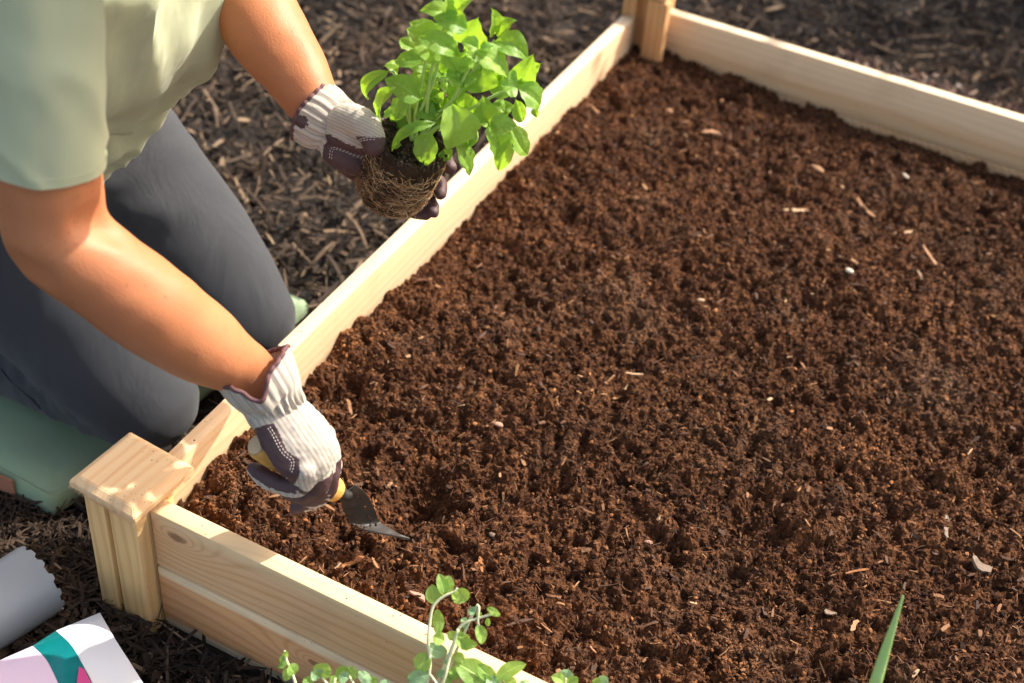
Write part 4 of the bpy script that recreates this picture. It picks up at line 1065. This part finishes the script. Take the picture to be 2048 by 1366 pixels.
# root plug geometry
pT = at(823, 287, 1.272); pB = at(776, 392, 1.325)
basil = empty('basil_plant', tuple(pB), 'bushy bright green basil plant with bare root ball, held by the upper glove', 'basil plant')
plug = [(pT + (pT - pB) * 0.02, 0.0270), (pT, 0.0335), (pT.lerp(pB, 0.25), 0.0350), (pT.lerp(pB, 0.6), 0.0345), (pT.lerp(pB, 0.88), 0.0318), (pB, 0.026), (pB + (pB - pT) * 0.10, 0.013)]
v, f = tube([p for p, _ in plug], [r for _, r in plug], 60, True, n=8, dome=False)
pax = (pB - pT).normalized()
v2 = []
for p in v:
    p = Vector(p); s = (p - pT).dot(pax); dr = p - (pT + pax * s); dr = dr.normalized() if dr.length > 1e-6 else Vector((0, 0, 0))
    v2.append(p + dr * (0.0035 * noise.noise(p * 45) + 0.0018 * noise.noise(p * 160) + 0.0009 * noise.noise(p * 420)) + Vector((0, 0, 0.002 * noise.noise(p * 90))))
mesh('root_ball', v2, f, basil, [soil_mat('root_ball_soil', (0.016, 0.011, 0.007), (0.045, 0.028, 0.016), (0.11, 0.075, 0.045), 3.0)])
def radius_at(s):
    Lp = (pB - pT).length; t = s / Lp; K = [(-0.02, 0.027), (0.0, 0.0335), (0.25, 0.035), (0.6, 0.0345), (0.88, 0.0318), (1.0, 0.026), (1.1, 0.013)]
    for (a, ra), (b, rb) in zip(K[:-1], K[1:]):
        if t <= b: return ra + (rb - ra) * max(0, (t - a) / (b - a))
    return 0.010
pe1 = pax.orthogonal().normalized(); pe2 = pax.cross(pe1)
parts = []
for k in range(1500):
    Lp = (pB - pT).length; s = Lp * ru(0.12, 1.08) ** 0.8; th = ru(0, 6.283); ds = ru(-1, 1) * 0.0012; dth = ru(-1, 1) * 0.07; P = []; cs = ru(-0.02, 0.02); nst = random.randint(5, 11); lift = ru(0.0000, 0.0022)
    for q in range(nst):
        r = radius_at(s) + lift + 0.0012 * math.sin(q * 1.3 + k); r *= 1 + 0.03 * noise.noise(Vector((s * 60, th * 2, 1)))
        P.append(pT + pax * s + (pe1 * math.cos(th) + pe2 * math.sin(th)) * r)
        ds += ru(-1, 1) * 0.0007; dth += ru(-1, 1) * 0.03 + cs; s = min(max(s + ds, 0.002), Lp * 1.08); th += dth
    rr = ru(0.00012, 0.00034); parts.append(tube(P, [rr] * len(P), 4, False))
for k in range(70):                                   # loose ends that stand off the plug
    th = ru(0, 6.283); s = (pB - pT).length * ru(0.1, 1.05); d = (pe1 * math.cos(th) + pe2 * math.sin(th)); p = pT + pax * s + d * radius_at(s); dd = (d * 0.5 + pax * ru(-0.3, 1.0) + Vector((ru(-.5, .5), ru(-.5, .5), ru(-.6, .2)))).normalized(); P = [p]
    for q in range(5): p = p + dd * 0.0022; dd = (dd + Vector((ru(-.4, .4), ru(-.4, .4), ru(-.5, .2)))).normalized(); P.append(p)
    parts.append(tube(P, [0.00018] * len(P), 4, False))
mroot = N('roots'); gi = mroot.n('ShaderNodeNewGeometry')
mroot.col(mroot.ramp(gi.outputs['Random Per Island'], [(0.0, (0.13, 0.065, 0.028)), (0.5, (0.34, 0.19, 0.085)), (0.85, (0.52, 0.33, 0.16)), (1.0, (0.7, 0.54, 0.32))])); mroot.set(Roughness=0.8)
V, Fc = join(parts); tag(mesh('roots', V, Fc, basil, [mroot.m]), kind='stuff')
# bits of potting mix on top of the plug
Vp = []; Fp = []
for k in range(700):
    a = ru(0, 6.28); r = 0.034 * math.sqrt(rnd()); p = pT - pax * ru(-0.001, 0.004) + pe1 * math.cos(a) * r + pe2 * math.sin(a) * r; sc = ru(0.0006, 0.0022); o = len(Vp)
    for q in IV: Vp.append(tuple(p + Vector(q) * sc * ru(0.6, 1.3)))
    Fp += [tuple(int(i) + o for i in t) for t in IF]
tag(mesh('plug_crumbs', Vp, Fp, basil, [simple('plug_crumb', (0.045, 0.030, 0.018), 0.95, None, 0.6, 900)], False), kind='stuff')
# pixel helpers in the enlarged basil view (scale 2.847, offset 560,0)
def bz(x, y, dd=0.0):
    px, py = 560 + x / 2.847, y / 2.847
    return at(px, py, 1.272 - (285 - py) * 0.00036 + dd)
stems = [[(750, 800), (738, 690), (735, 560), (740, 470)], [(770, 805), (790, 660), (870, 480), (905, 330), (930, 200)], [(800, 800), (830, 690), (850, 470), (880, 330), (930, 170), (985, 90)],
         [(790, 810), (840, 700), (980, 570), (1050, 440), (1105, 330), (1130, 240)], [(810, 800), (870, 700), (1000, 560), (1100, 400), (1220, 230)], [(820, 790), (900, 720), (1060, 650), (1180, 690), (1250, 720)],
         [(830, 790), (930, 700), (1100, 610), (1250, 530), (1360, 495)], [(760, 800), (720, 620), (660, 430), (620, 400)], [(780, 800), (770, 650), (800, 500), (830, 330)], [(840, 795), (870, 740), (1000, 600)], [(1060, 690), (1080, 750), (1075, 830)], [(1105, 700), (1120, 790), (1080, 835)]]
for k, s_ in enumerate(stems):
    dk = ru(-0.012, 0.012); m_ = len(s_)
    stem('stem', basil, [bz(x, y, dk * i / m_ * 2 - 0.0) for i, (x, y) in enumerate(s_)], 0.0019, 0.0011, mbst)
LV_ = [  # base, tip, width, depth offset
    ((990, 90), (1110, -20), 95, -.005), ((985, 85), (945, -40), 75, 0), ((960, 85), (797, 62), 78, .01, .30), ((1065, 165), (872, 100), 95, -.02), ((940, 300), (722, 165), 165, -.005), ((885, 172), (738, 130), 75, .01), ((770, 275), (682, 222), 75, .015),
    ((785, 205), (1020, 318), 90, -.03, .28), ((1130, 280), (1125, 105), 175, -.005), ((1220, 195), (1212, 52), 85, .015), ((1235, 205), (1335, 110), 105, .01), ((1115, 300), (1295, 440), 130, -.03, .2), ((1225, 235), (1412, 335), 110, -.01, .25), ((1350, 475), (1440, 312), 110, .005), ((1435, 400), (1482, 365), 55, .02),
    ((832, 330), (652, 350), 85, .0), ((672, 410), (597, 372), 75, .01), ((617, 405), (498, 568), 62, .0, .3), ((800, 565), (598, 450), 110, -.02, .2), ((650, 500), (578, 735), 82, .0), ((705, 560), (655, 680), 85, -.01), ((950, 590), (800, 590), 85, .01),
    ((985, 592), (955, 850), 172, -.035, .12), ((865, 765), (812, 945), 118, -.025), ((885, 700), (635, 862), 48, -.03, .32), ((1000, 818), (1085, 992), 118, -.02), ((930, 850), (965, 915), 70, -.01), ((1185, 695), (1155, 548), 112, -.02), ((1150, 525), (1145, 365), 145, .0),
    ((1198, 690), (1350, 715), 95, -.03), ((1190, 700), (1232, 915), 118, -.02), ((1285, 745), (1245, 972), 88, -.01), ((1320, 720), (1412, 882), 92, .0), ((1355, 492), (1258, 480), 120, -.02), ((1360, 498), (1482, 600), 112, -.015, .2), ((1345, 570), (1382, 692), 62, -.01), ((1450, 615), (1462, 668), 35, .0),
    ((1130, 275), (1032, 235), 62, -.03), ((1140, 280), (1218, 262), 55, -.03), ((930, 312), (1005, 402), 72, -.02), ((1010, 380), (1110, 345), 60, -.02), ((950, 400), (1085, 465), 92, .005), ((905, 490), (985, 560), 82, .01), ((1110, 560), (1062, 680), 92, .01), ((1210, 590), (1275, 640), 72, .0),
    ((850, 470), (745, 450), 52, .0), ((1060, 840), (1130, 800), 28, -.01), ((1085, 740), (1075, 830), 30, -.01), ((650, 830), (690, 825), 38, -.03), ((1000, 110), (1045, 150), 60, -.01), ((980, 400), (1060, 310), 85, .015), ((1080, 640), (1000, 620), 85, .015), ((1230, 470), (1290, 420), 80, .02), ((830, 400), (900, 470), 60, .02),
    ((920, 200), (1010, 280), 85, .01), ((1180, 330), (1240, 500), 100, .02), ((900, 640), (860, 730), 80, .005), ((760, 620), (760, 700), 60, .015), ((1250, 650), (1330, 600), 85, .015), ((1120, 700), (1080, 640), 60, .01)]
for q in LV_:
    (a, b, w, dd) = q[:4]; dr = q[4] if len(q) > 4 else ru(0.04, 0.16)
    A_ = bz(*a, dd + ru(0, 0.006)); B_ = bz(*b, dd + ru(-0.006, 0.012)); 
    leaf('leaf', basil, A_, B_, w / 2.847 * 1.26 / F_PX * 1.42, mbas, 0.26, dr)
fillr = random.Random(9)
for k in range(80):                                    # leaves deeper inside the crown
    s_ = fillr.choice(stems[:7]); i = fillr.randint(1, len(s_) - 1); t = fillr.random()
    x = s_[i - 1][0] * (1 - t) + s_[i][0] * t; y = min(s_[i - 1][1] * (1 - t) + s_[i][1] * t, 640); a = fillr.uniform(0, 6.283); L = fillr.uniform(75, 150)
    x = min(max(x + fillr.uniform(-70, 90), 690), 1330)
    dd = fillr.uniform(0.006, 0.04)
    leaf('leaf', basil, bz(x, y, dd), bz(x + L * math.cos(a), y + L * math.sin(a) * 0.8, dd + fillr.uniform(-0.015, 0.015)), L * 0.85 / 2.847 * 1.26 / F_PX, mbas, 0.25, fillr.uniform(0.03, 0.2))

# oregano in front of the bed (enlarged view: scale 5.12, offset 780,1180)
moreg = leaf_mat('oregano_leaf', (0.15, 0.30, 0.06), (0.32, 0.48, 0.10), (0.5, 0.75, 0.10), 0.35, 0.5)
mor2 = leaf_mat('oregano_pale', (0.20, 0.36, 0.17), (0.30, 0.46, 0.24), (0.35, 0.6, 0.2), 0.25, 0.55)
most = simple('oregano_stem', (0.60, 0.62, 0.38), 0.6, (300, 0.3, 0.0005), 0.15, 60)
def oz(x, y, dd=0.0):
    px, py = 780 + x / 5.12, 1180 + y / 5.12
    return at(px, py, 1.195 + dd)
def herb(name_, label, stems_, leaves, foot, fill=0, seed_=0):
    root = empty('oregano_plant', (foot[0], foot[1], 0.0), label, 'oregano plant', 'young oregano plants in front of the bed')
    for s_ in stems_:
        P = [oz(x, y) for x, y in s_]; P = [Vector((foot[0] + ru(-.01, .01), foot[1] + ru(-.01, .01), 0.0)), (Vector((foot[0], foot[1], 0.05)) + P[0]) / 2] + P
        stem('stem', root, P, 0.0016, 0.0010, most)
    for q in leaves:
        (a, b, w, mt_) = q[:4]; dd = ru(-0.004, 0.004)
        leaf('leaf', root, oz(*a, dd), oz(*b, dd + ru(-.004, .004)), w / 5.12 * 1.195 / F_PX * 1.3, mt_, 0.22, ru(0.0, 0.12), 0.0004, roundish=True, nu=6, nv=9)
    r = random.Random(seed_)
    for k in range(fill):                              # lower leaves down the stems
        t = r.uniform(0.1, 0.85); p0 = Vector((foot[0], foot[1], 0.0)).lerp(oz(*stems_[k % len(stems_)][0]), t); a = r.uniform(0, 6.28)
        d = Vector((math.cos(a), math.sin(a), r.uniform(-0.1, 0.5))).normalized()
        leaf('leaf', root, p0 + d * 0.004, p0 + d * r.uniform(0.014, 0.022), 0.011, moreg, 0.2, 0.1, 0.0004, nrm=Vector((0, 0, 1)), roundish=True, nu=4, nv=6)
    return root
f1 = at(850, 1500, 1.26)
herb('a', 'tallest oregano sprig, arching over the top edge of the front board', [[(400, 850), (390, 560), (400, 400), (430, 200), (480, 120), (560, 60), (650, 20), (690, -20)], [(540, 952), (600, 740), (650, 560), (665, 520)], [(660, 520), (700, 400), (780, 330), (900, 290), (1040, 250)], [(870, 200), (900, 330), (935, 420)], [(500, 1100), (400, 850)]],
     [((470, 150), (430, -60), 118, moreg), ((560, 60), (500, -170), 95, moreg), ((600, 40), (600, -150), 120, moreg), ((690, -10), (790, 110), 145, moreg), ((430, 330), (560, 330), 190, moreg), ((440, 470), (560, 520), 110, moreg), ((380, 560), (590, 640), 120, mor2),
      ((390, 640), (290, 850), 150, moreg), ((400, 860), (175, 920), 130, mor2), ((1040, 260), (1085, 190), 120, moreg), ((1000, 280), (1010, 370), 42, moreg), ((900, 350), (945, 555), 95, moreg), ((870, 240), (800, 200), 70, mor2), ((870, 230), (895, 165), 60, mor2), ((780, 340), (735, 290), 60, mor2), ((760, 330), (770, 390), 60, mor2),
      ((690, 450), (770, 470), 60, moreg), ((880, 260), (940, 240), 50, moreg), ((700, 420), (740, 400), 45, moreg), ((660, 500), (820, 610), 130, moreg), ((650, 520), (610, 420), 90, moreg), ((690, 500), (900, 560), 90, moreg), ((640, 660), (760, 740), 80, moreg), ((600, 740), (540, 720), 60, mor2), ((570, 860), (480, 850), 70, mor2), ((620, 800), (680, 850), 70, moreg), ((560, 900), (640, 940), 80, moreg), ((480, 110), (520, 40), 50, moreg), ((640, 30), (690, 90), 50, moreg)],
     (f1.x, 0.585), 16, 1)
f2 = at(1000, 1560, 1.26)
herb('b', 'broad leaved oregano sprig between the tallest sprig and the right one', [[(900, 1100), (960, 980), (1040, 900)], [(1080, 1080), (1150, 920), (1200, 850)]],
     [((1010, 970), (670, 740), 210, moreg), ((1080, 900), (900, 760), 120, moreg), ((1080, 930), (1395, 755), 120, moreg), ((1010, 990), (900, 880), 160, moreg), ((1080, 1000), (1000, 880), 100, mor2), ((1200, 1000), (1280, 900), 110, moreg), ((840, 1000), (760, 900), 110, moreg), ((1300, 1040), (1420, 930), 110, mor2)],
     (f2.x, 0.60), 12, 2)
f3 = at(1160, 1500, 1.20)
herb('c', 'small oregano sprig farthest right, only its top leaves in view', [[(1750, 1200), (1780, 1020), (1800, 900)], [(2100, 1200), (2140, 1000), (2160, 930)]],
     [((1790, 950), (1650, 880), 90, moreg), ((1800, 940), (1830, 810), 130, mor2), ((1810, 960), (1930, 900), 90, moreg), ((2150, 960), (2070, 930), 100, moreg), ((2150, 950), (2230, 890), 90, mor2), ((2000, 1080), (2020, 960), 80, moreg)],
     (f3.x, 0.61), 8, 3)
f4 = at(640, 1500, 1.24)
herb('d', 'low oregano sprig farthest left, below the knot of the front board', [[(-900, 1150), (-1000, 860), (-1060, 720), (-1080, 620)], [(-500, 1150), (-700, 900)], [(-300, 1150), (-420, 880)], [(-600, 1150), (-560, 900)]],
     [((-1065, 700), (-1130, 730), 70, moreg), ((-1070, 690), (-1050, 620), 50, moreg), ((-1050, 740), (-1150, 790), 60, moreg), ((-1030, 760), (-960, 850), 110, moreg), ((-1000, 860), (-1100, 900), 100, moreg), ((-700, 900), (-640, 750), 150, moreg), ((-720, 900), (-800, 830), 110, mor2), ((-560, 900), (-420, 790), 90, moreg), ((-420, 880), (-330, 830), 110, moreg), ((-420, 900), (-520, 860), 100, mor2), ((-300, 940), (-220, 850), 130, mor2), ((-620, 960), (-520, 930), 110, moreg), ((-250, 1000), (-130, 900), 110, moreg), ((-800, 980), (-880, 900), 100, moreg), ((-80, 1010), (-30, 920), 100, mor2)],
     (f4.x, 0.60), 12, 4)
# chive blades rising from the near edge of the soil, one of them reaches into the picture
mch = leaf_mat('chive_green', (0.38, 0.56, 0.20), (0.44, 0.60, 0.24), (0.4, 0.7, 0.1), 0.25, 0.4)
cb = on(1715, 1480, ZB - 0.06)
chv = empty('chive_plant', tuple(cb), 'single tapering green chive blade at the lower right edge of the picture', 'chive')
tips = [at(1806, 1192, 1.10)]
P = [cb, at(1735, 1420, 1.13), at(1768, 1310, 1.11), tips[0]]
v, f = tube(P, [0.0064, 0.0054, 0.0040, 0.0008], 12, True, n=6, R2=[0.0024, 0.0020, 0.0015, 0.0005], hint=(1, 0, 0)); mesh('leaf', v, f, chv, [mch])
for dx in (-0.02, 0.015):
    P = [cb + Vector((dx * 0.3, -0.006, 0)), cb + Vector((dx, -0.03, 0.05)), cb + Vector((dx * 2.5, -0.07, 0.07))]
    v, f = tube(P, [0.0036, 0.003, 0.0007], 10, True, n=6, R2=[0.002, 0.0018, 0.0005], hint=(1, 0, 0)); mesh('leaf', v, f, chv, [mch])

# ------------------------------------------------------------------ grey tube and packet, lower left
mgr = simple('grey_plastic', (0.33, 0.35, 0.36), 0.38, (60, 0.10, 0.003), 0.06, 12)
ta = on(112, 1172, 0.040); tdir = Vector((0.80, 0.60, 0.0)).normalized()
e1 = on(70, 1165, 0.038); e0 = on(-80, 1262, 0.038); tdir = (e1 - e0).normalized()
tub = empty('grey_pot', tuple(e0), 'grey plastic pot lying on its side in the mulch, with a notched rim', 'plastic pot')
R0 = 0.0385; V = []; seg = 96; rws = []
tS = Vector((0, 0, 1)).cross(tdir).normalized()
def tubering(s, r, notch=0.0):
    out = []
    for k in range(seg):
        a = 2 * math.pi * k / seg; no = notch * (0.5 + 0.5 * math.copysign(1, math.sin(a * 14))) 
        out.append(e1 + tdir * (s + no) + (Vector((0, 0, 1)) * math.cos(a) + tS * math.sin(a)) * r)
    return out
rws = [tubering(0.004, R0 - 0.0018, 0.0030), tubering(0.004, R0, 0.0030), tubering(-0.004, R0 + 0.0002), tubering(-0.05, R0 - 0.001), tubering(-0.105, R0 - 0.0035), tubering(-0.112, R0 - 0.008), tubering(-0.112, 0.004)]
inn = [tubering(0.004, R0 - 0.0018, 0.0030), tubering(-0.004, R0 - 0.0018), tubering(-0.105, R0 - 0.0055), tubering(-0.108, 0.004)]
def stitch_rings(rg, flip=False):
    V_ = [p for r in rg for p in r]; F_5 = []
    for i in range(len(rg) - 1):
        for k in range(seg):
            q = (i * seg + k, i * seg + (k + 1) % seg, (i + 1) * seg + (k + 1) % seg, (i + 1) * seg + k); F_5.append(q[::-1] if flip else q)
    F_5.append(tuple((len(rg) - 1) * seg + k for k in range(seg))); return V_, F_5
v, f = stitch_rings(rws); mesh('pot_wall', v, f, tub, [mgr]).data.set_sharp_from_angle(angle=math.radians(35))
v, f = stitch_rings(inn, True); mesh('pot_inside', v, f, tub, [mgr])
# printed packet
mw = simple('packet_white', (0.80, 0.80, 0.82), 0.35, (25, 0.15, 0.004)); mpk = simple('packet_pink', (0.78, 0.60, 0.74), 0.35, (25, 0.15, 0.004))
mte = simple('packet_teal', (0.004, 0.16, 0.165), 0.18, (18, 0.35, 0.006), 0.5, 14); mmg = simple('packet_magenta', (0.62, 0.07, 0.25), 0.3)
pk = empty('plastic_packet', tuple(on(150, 1330, 0.02)), 'glossy white packet with a teal band and pink panel, lying in the mulch', 'packet')
def pkp(px, py, z): return on(px, py, z)
def panel(name, left, right, mat, z0=0.075, nu=10, nv=14, lab=None):
    """surface between two pixel polylines, puffed like a filled pouch, with side walls"""
    lq = spline([(*p, 0) for p in left], 8); rq = spline([(*p, 0) for p in right], 8); V_ = []
    m_ = len(lq)
    for j in range(m_):
        for i in range(nu + 1):
            t = i / nu; x = lq[j][0] * (1 - t) + rq[j][0] * t; y = lq[j][1] * (1 - t) + rq[j][1] * t
            z = z0 + 0.0016 * noise.noise(Vector((x / 45, y / 45, 3.0))) - 0.016 * math.exp(-max(0.0, (y - 1222 - abs(x - 200) * 0.39)) / 14)
            V_.append(pkp(x, y, z))
    F_6 = [(j * (nu + 1) + i, j * (nu + 1) + i + 1, (j + 1) * (nu + 1) + i + 1, (j + 1) * (nu + 1) + i) for j in range(m_ - 1) for i in range(nu)]
    o = mesh(name, V_, F_6, pk, [mat]); solid(o, 0.0008, 0)
    if lab: o['label'] = lab
    return o
panel('front_panel', [(112, 1262), (142, 1290), (166, 1330), (190, 1380), (205, 1450)], [(200, 1226), (230, 1278), (262, 1328), (300, 1390), (330, 1450)], mw)
panel('printed_band', [(66, 1292), (92, 1318), (112, 1356), (125, 1390), (138, 1450)], [(111.5, 1262.5), (141.5, 1290.5), (165.5, 1330.5), (189.5, 1380.5), (204.5, 1450)], mte)
panel('printed_panel', [(-80, 1356), (-70, 1380), (-60, 1410), (-50, 1440), (-40, 1480)], [(65.5, 1292.5), (91.5, 1318.5), (111.5, 1356.5), (124.5, 1390.5), (137.5, 1450)], mpk)
v = [pkp(*p) for p in ((158, 1333, 0.0768), (168, 1338, 0.0768), (186, 1372, 0.0768), (150, 1392, 0.0768))]; mesh('printed_mark', v, [(0, 1, 2, 3)], pk, [mmg])
# pouch body down to the mulch
top = [(200, 1226), (300, 1390), (330, 1450), (138, 1450), (-40, 1480), (-80, 1356), (66, 1292), (112, 1262)]
V = [pkp(x, y, 0.056 if y < 1300 else 0.072) for x, y in top]; C0 = sum(V, Vector()) / len(V)
V2 = [Vector((C0.x + (p.x - C0.x) * 0.96, C0.y + (p.y - C0.y) * 0.96 , 0.006)) for p in V]
V = [C0 + (p - C0) * 0.985 for p in V]
mesh('packet_back', V + V2, [(i, (i + 1) % 8, 8 + (i + 1) % 8, 8 + i) for i in range(8)] + [tuple(range(8, 16))[::-1], tuple(range(8))], pk, [mw], False)

# ------------------------------------------------------------------ single fragments lying on the soil
def chip_mesh(L, W, T, seed_, kind):
    r = random.Random(seed_); V_ = []; n_ = 7
    if kind == 'stone':
        v, f = ball((0, 0, 0), 1, (L / 2, W / 2, T / 2), 9, 6); v = [tuple(Vector(p) * (1 + 0.22 * noise.noise(Vector(p) * (2.2 / L) + Vector((seed_, 0, 0))))) for p in v]
        return v, f
    for i in range(n_):
        t = i / (n_ - 1) - 0.5; w = W * 0.5 * (1 - abs(2 * t) ** 3 * r.uniform(0.3, 0.95)) * r.uniform(0.7, 1.15); h = T * 0.5 * r.uniform(0.7, 1.2); b = W * 0.35 * math.sin(t * 4 + seed_)
        for a, c in ((-1, -1), (1, -1), (1, 1), (-1, 1)): V_.append((t * L + r.uniform(-.03, .03) * L, b + a * w * r.uniform(0.8, 1.2), c * h + 0.08 * L * (t * t)))
    F_7 = [(3, 2, 1, 0), tuple(range(4 * n_ - 4, 4 * n_))]
    for i in range(n_ - 1):
        for k in range(4): F_7.append((i * 4 + k, i * 4 + (k + 1) % 4, i * 4 + 4 + (k + 1) % 4, i * 4 + 4 + k))
    return V_, F_7
mc = {'orange': simple('chip_orange', (0.30, 0.12, 0.04), 0.8, (300, 0.8, 0.001), 0.35, 200), 'tan': simple('chip_tan', (0.30, 0.155, 0.075), 0.8, (300, 0.8, 0.001), 0.35, 200), 'pale': simple('chip_pale', (0.42, 0.28, 0.16), 0.8, (300, 0.6, 0.001), 0.25, 200),
      'white': simple('pebble_white', (0.62, 0.54, 0.42), 0.7, (400, 0.5, 0.001), 0.1, 200), 'pink': simple('pebble_pink', (0.36, 0.21, 0.15), 0.8, (400, 0.6, 0.001), 0.2, 200), 'dark': simple('bark_dark', (0.075, 0.04, 0.028), 0.8, (300, 0.8, 0.001), 0.4, 200), 'grey': simple('bark_grey', (0.20, 0.145, 0.105), 0.8, (300, 0.8, 0.001), 0.3, 200)}
FR = [ # px, py, px2, py2 (end of the long axis), width px, material, kind, name, label, category
    (668, 1141, 748, 1112, 17, 'orange', 'chip', 'wood_chip', 'orange brown wood chip, the longest, below the trowel near the front board', 'wood chip'),
    (722, 875, 770, 893, 11, 'tan', 'chip', 'wood_chip', 'straight tan splinter on the soil just right of the glove on the trowel', 'wood chip'),
    (692, 795, 707, 834, 8, 'tan', 'chip', 'wood_chip', 'thin tan splinter pointing at the viewer, right of the lower glove cuff', 'wood chip'),
    (1565, 425, 1632, 416, 13, 'pale', 'chip', 'wood_chip', 'cream wood chip lying level in the far right part of the soil', 'wood chip'),
    (1712, 385, 1748, 445, 10, 'tan', 'chip', 'wood_chip', 'long crooked tan splinter behind the white pebble, far right', 'wood chip'),
    (1778, 470, 1830, 462, 10, 'pale', 'chip', 'wood_chip', 'pale stub of wood right of the crooked splinter', 'wood chip'),
    (1845, 490, 1880, 545, 9, 'tan', 'chip', 'wood_chip', 'curved pale brown splinter at far right, above right of the white pebble', 'wood chip'),
    (1800, 345, 1822, 358, 10, 'white', 'stone', 'pebble', 'off white pebble near the shadow of the far board', 'pebble'),
    (1690, 536, 1708, 546, 13, 'white', 'stone', 'pebble', 'brightest white pebble in the right half of the soil', 'pebble'),
    (1392, 598, 1411, 602, 11, 'pale', 'stone', 'pebble', 'small cream pebble in the middle of the soil', 'pebble'),
    (986, 846, 1008, 852, 14, 'pink', 'stone', 'pebble', 'pinkish flat pebble on the soil right of the lower glove', 'pebble'),
    (976, 1066, 994, 1074, 14, 'grey', 'stone', 'pebble', 'greyish pebble on the soil right of the trowel tip', 'pebble'),
    (1286, 1082, 1306, 1088, 13, 'pink', 'stone', 'pebble', 'brown pink pebble in the lower middle of the soil', 'pebble'),
    (1010, 1250, 1070, 1240, 9, 'dark', 'chip', 'wood_chip', 'dark bark sliver beside the oregano tips', 'wood chip'),
    (955, 1118, 968, 1145, 9, 'orange', 'chip', 'wood_chip', 'short rusty chip right of the trowel, above the oregano', 'wood chip'),
    (1888, 1030, 1898, 1078, 12, 'grey', 'chip', 'bark_flake', 'greyish bark flake standing out in the lower right soil', 'bark flake'),
    (1940, 1118, 1985, 1140, 22, 'grey', 'chip', 'bark_flake', 'wide pale bark flake near the right edge of the picture', 'bark flake'),
    (1650, 1218, 1672, 1232, 13, 'grey', 'chip', 'bark_flake', 'grey bark flake left of the chive blade', 'bark flake'),
    (1696, 1262, 1720, 1242, 13, 'tan', 'chip', 'bark_flake', 'tan bark flake between the chive blade and the grey flake', 'bark flake'),
    (820, 1180, 850, 1205, 16, 'pink', 'chip', 'bark_flake', 'flat reddish bark flake behind the front board, by the oregano', 'bark flake'),
    (1690, 1145, 1740, 1140, 6, 'orange', 'chip', 'wood_chip', 'reddish twig lying level above the chive blade', 'wood chip'),
    (1240, 745, 1290, 750, 6, 'pale', 'chip', 'wood_chip', 'thin cream sliver near the centre of the picture', 'wood chip'),
    (1040, 905, 1052, 930, 8, 'tan', 'chip', 'wood_chip', 'small tan chip below the pinkish pebble', 'wood chip'),
    (1620, 330, 1650, 345, 18, 'tan', 'stone', 'soil_lump', 'tan lump on the soil near the far board shadow', 'lump'),
    (1330, 218, 1346, 226, 16, 'tan', 'stone', 'soil_lump', 'tan lump on the soil near the far left corner post', 'lump'),
    (1400, 262, 1440, 268, 12, 'tan', 'chip', 'wood_chip', 'blurred tan chip in the far left part of the soil', 'wood chip'),
]
for i, (x1, y1, x2, y2, w, mk, kd, nm, lab, cat) in enumerate(FR):
    p1 = on(x1, y1, ZB - 0.058); p2 = on(x2, y2, ZB - 0.058); c = (p1 + p2) / 2; L = (p2 - p1).length; z = float(max(hs([c.x + dx for dx in (-.003, 0, .003)], [c.y] * 3))) 
    c2 = on((x1 + x2) / 2, (y1 + y2) / 2, z + 0.002)
    depth = pix(c2)[2]; W = w * depth / F_PX * 0.85; L = L * 0.9
    v, f = chip_mesh(L, W, W * (0.6 if kd == 'stone' else 0.4), i + 1, kd)
    o = mesh(nm, v, f, None, [mc[mk]], kd == 'stone'); o.location = c2; o.rotation_euler = (ru(-.3, .3), ru(-.2, .2), math.atan2(p2.y - p1.y, p2.x - p1.x))
    tag(o, lab, cat)

# ------------------------------------------------------------------ shrub beyond the bed whose shade falls on the far mulch
shr = empty('shrub', (0.33, 3.48, 0.0), 'dark leafy shrub behind the far right end of the bed, shading the mulch', 'shrub')
mbk = simple('shrub_bark', (0.10, 0.07, 0.05), 0.9, (60, 0.7, 0.004)); msl = simple('shrub_leaf', (0.05, 0.09, 0.03), 0.6, None, 0.4, 8)
parts = []; tipsS = []; r = random.Random(4)
for k in range(9):
    a = k * 0.7; b0 = Vector((0.33 + 0.05 * math.cos(a), 3.48 + 0.05 * math.sin(a), 0)); d = Vector((math.cos(a) * 0.5, math.sin(a) * 0.5, 1.1)); P = [b0]
    for q in range(5): P.append(P[-1] + d * 0.20 + Vector((r.uniform(-.05, .05), r.uniform(-.05, .05), 0)))
    parts.append(tube(P, np.linspace(0.016, 0.004, 6), 8, True)); tipsS += P[1:]
v, f = join(parts); mesh('trunk', v, f, shr, [mbk])
V = []; Fc = []
for k in range(9000):
    c = r.choice(tipsS); p = c + Vector((r.gauss(0, .13), r.gauss(0, .13), r.gauss(0, .11))); 
    if p.z < 0.10: continue
    n_ = Vector((r.uniform(-1, 1), r.uniform(-1, 1), r.uniform(-.3, 1))).normalized(); t = n_.orthogonal().normalized(); t = Matrix.Rotation(r.uniform(0, 6.28), 3, n_) @ t; s_ = n_.cross(t); L = r.uniform(0.03, 0.055); o = len(V)
    V += [p, p + t * L * 0.5 + s_ * L * 0.28 + n_ * 0.003, p + t * L, p + t * L * 0.5 - s_ * L * 0.28 + n_ * 0.003]; Fc.append((o, o + 1, o + 2, o + 3))
tag(mesh('crown', V, Fc, shr, [msl], False), kind=None)
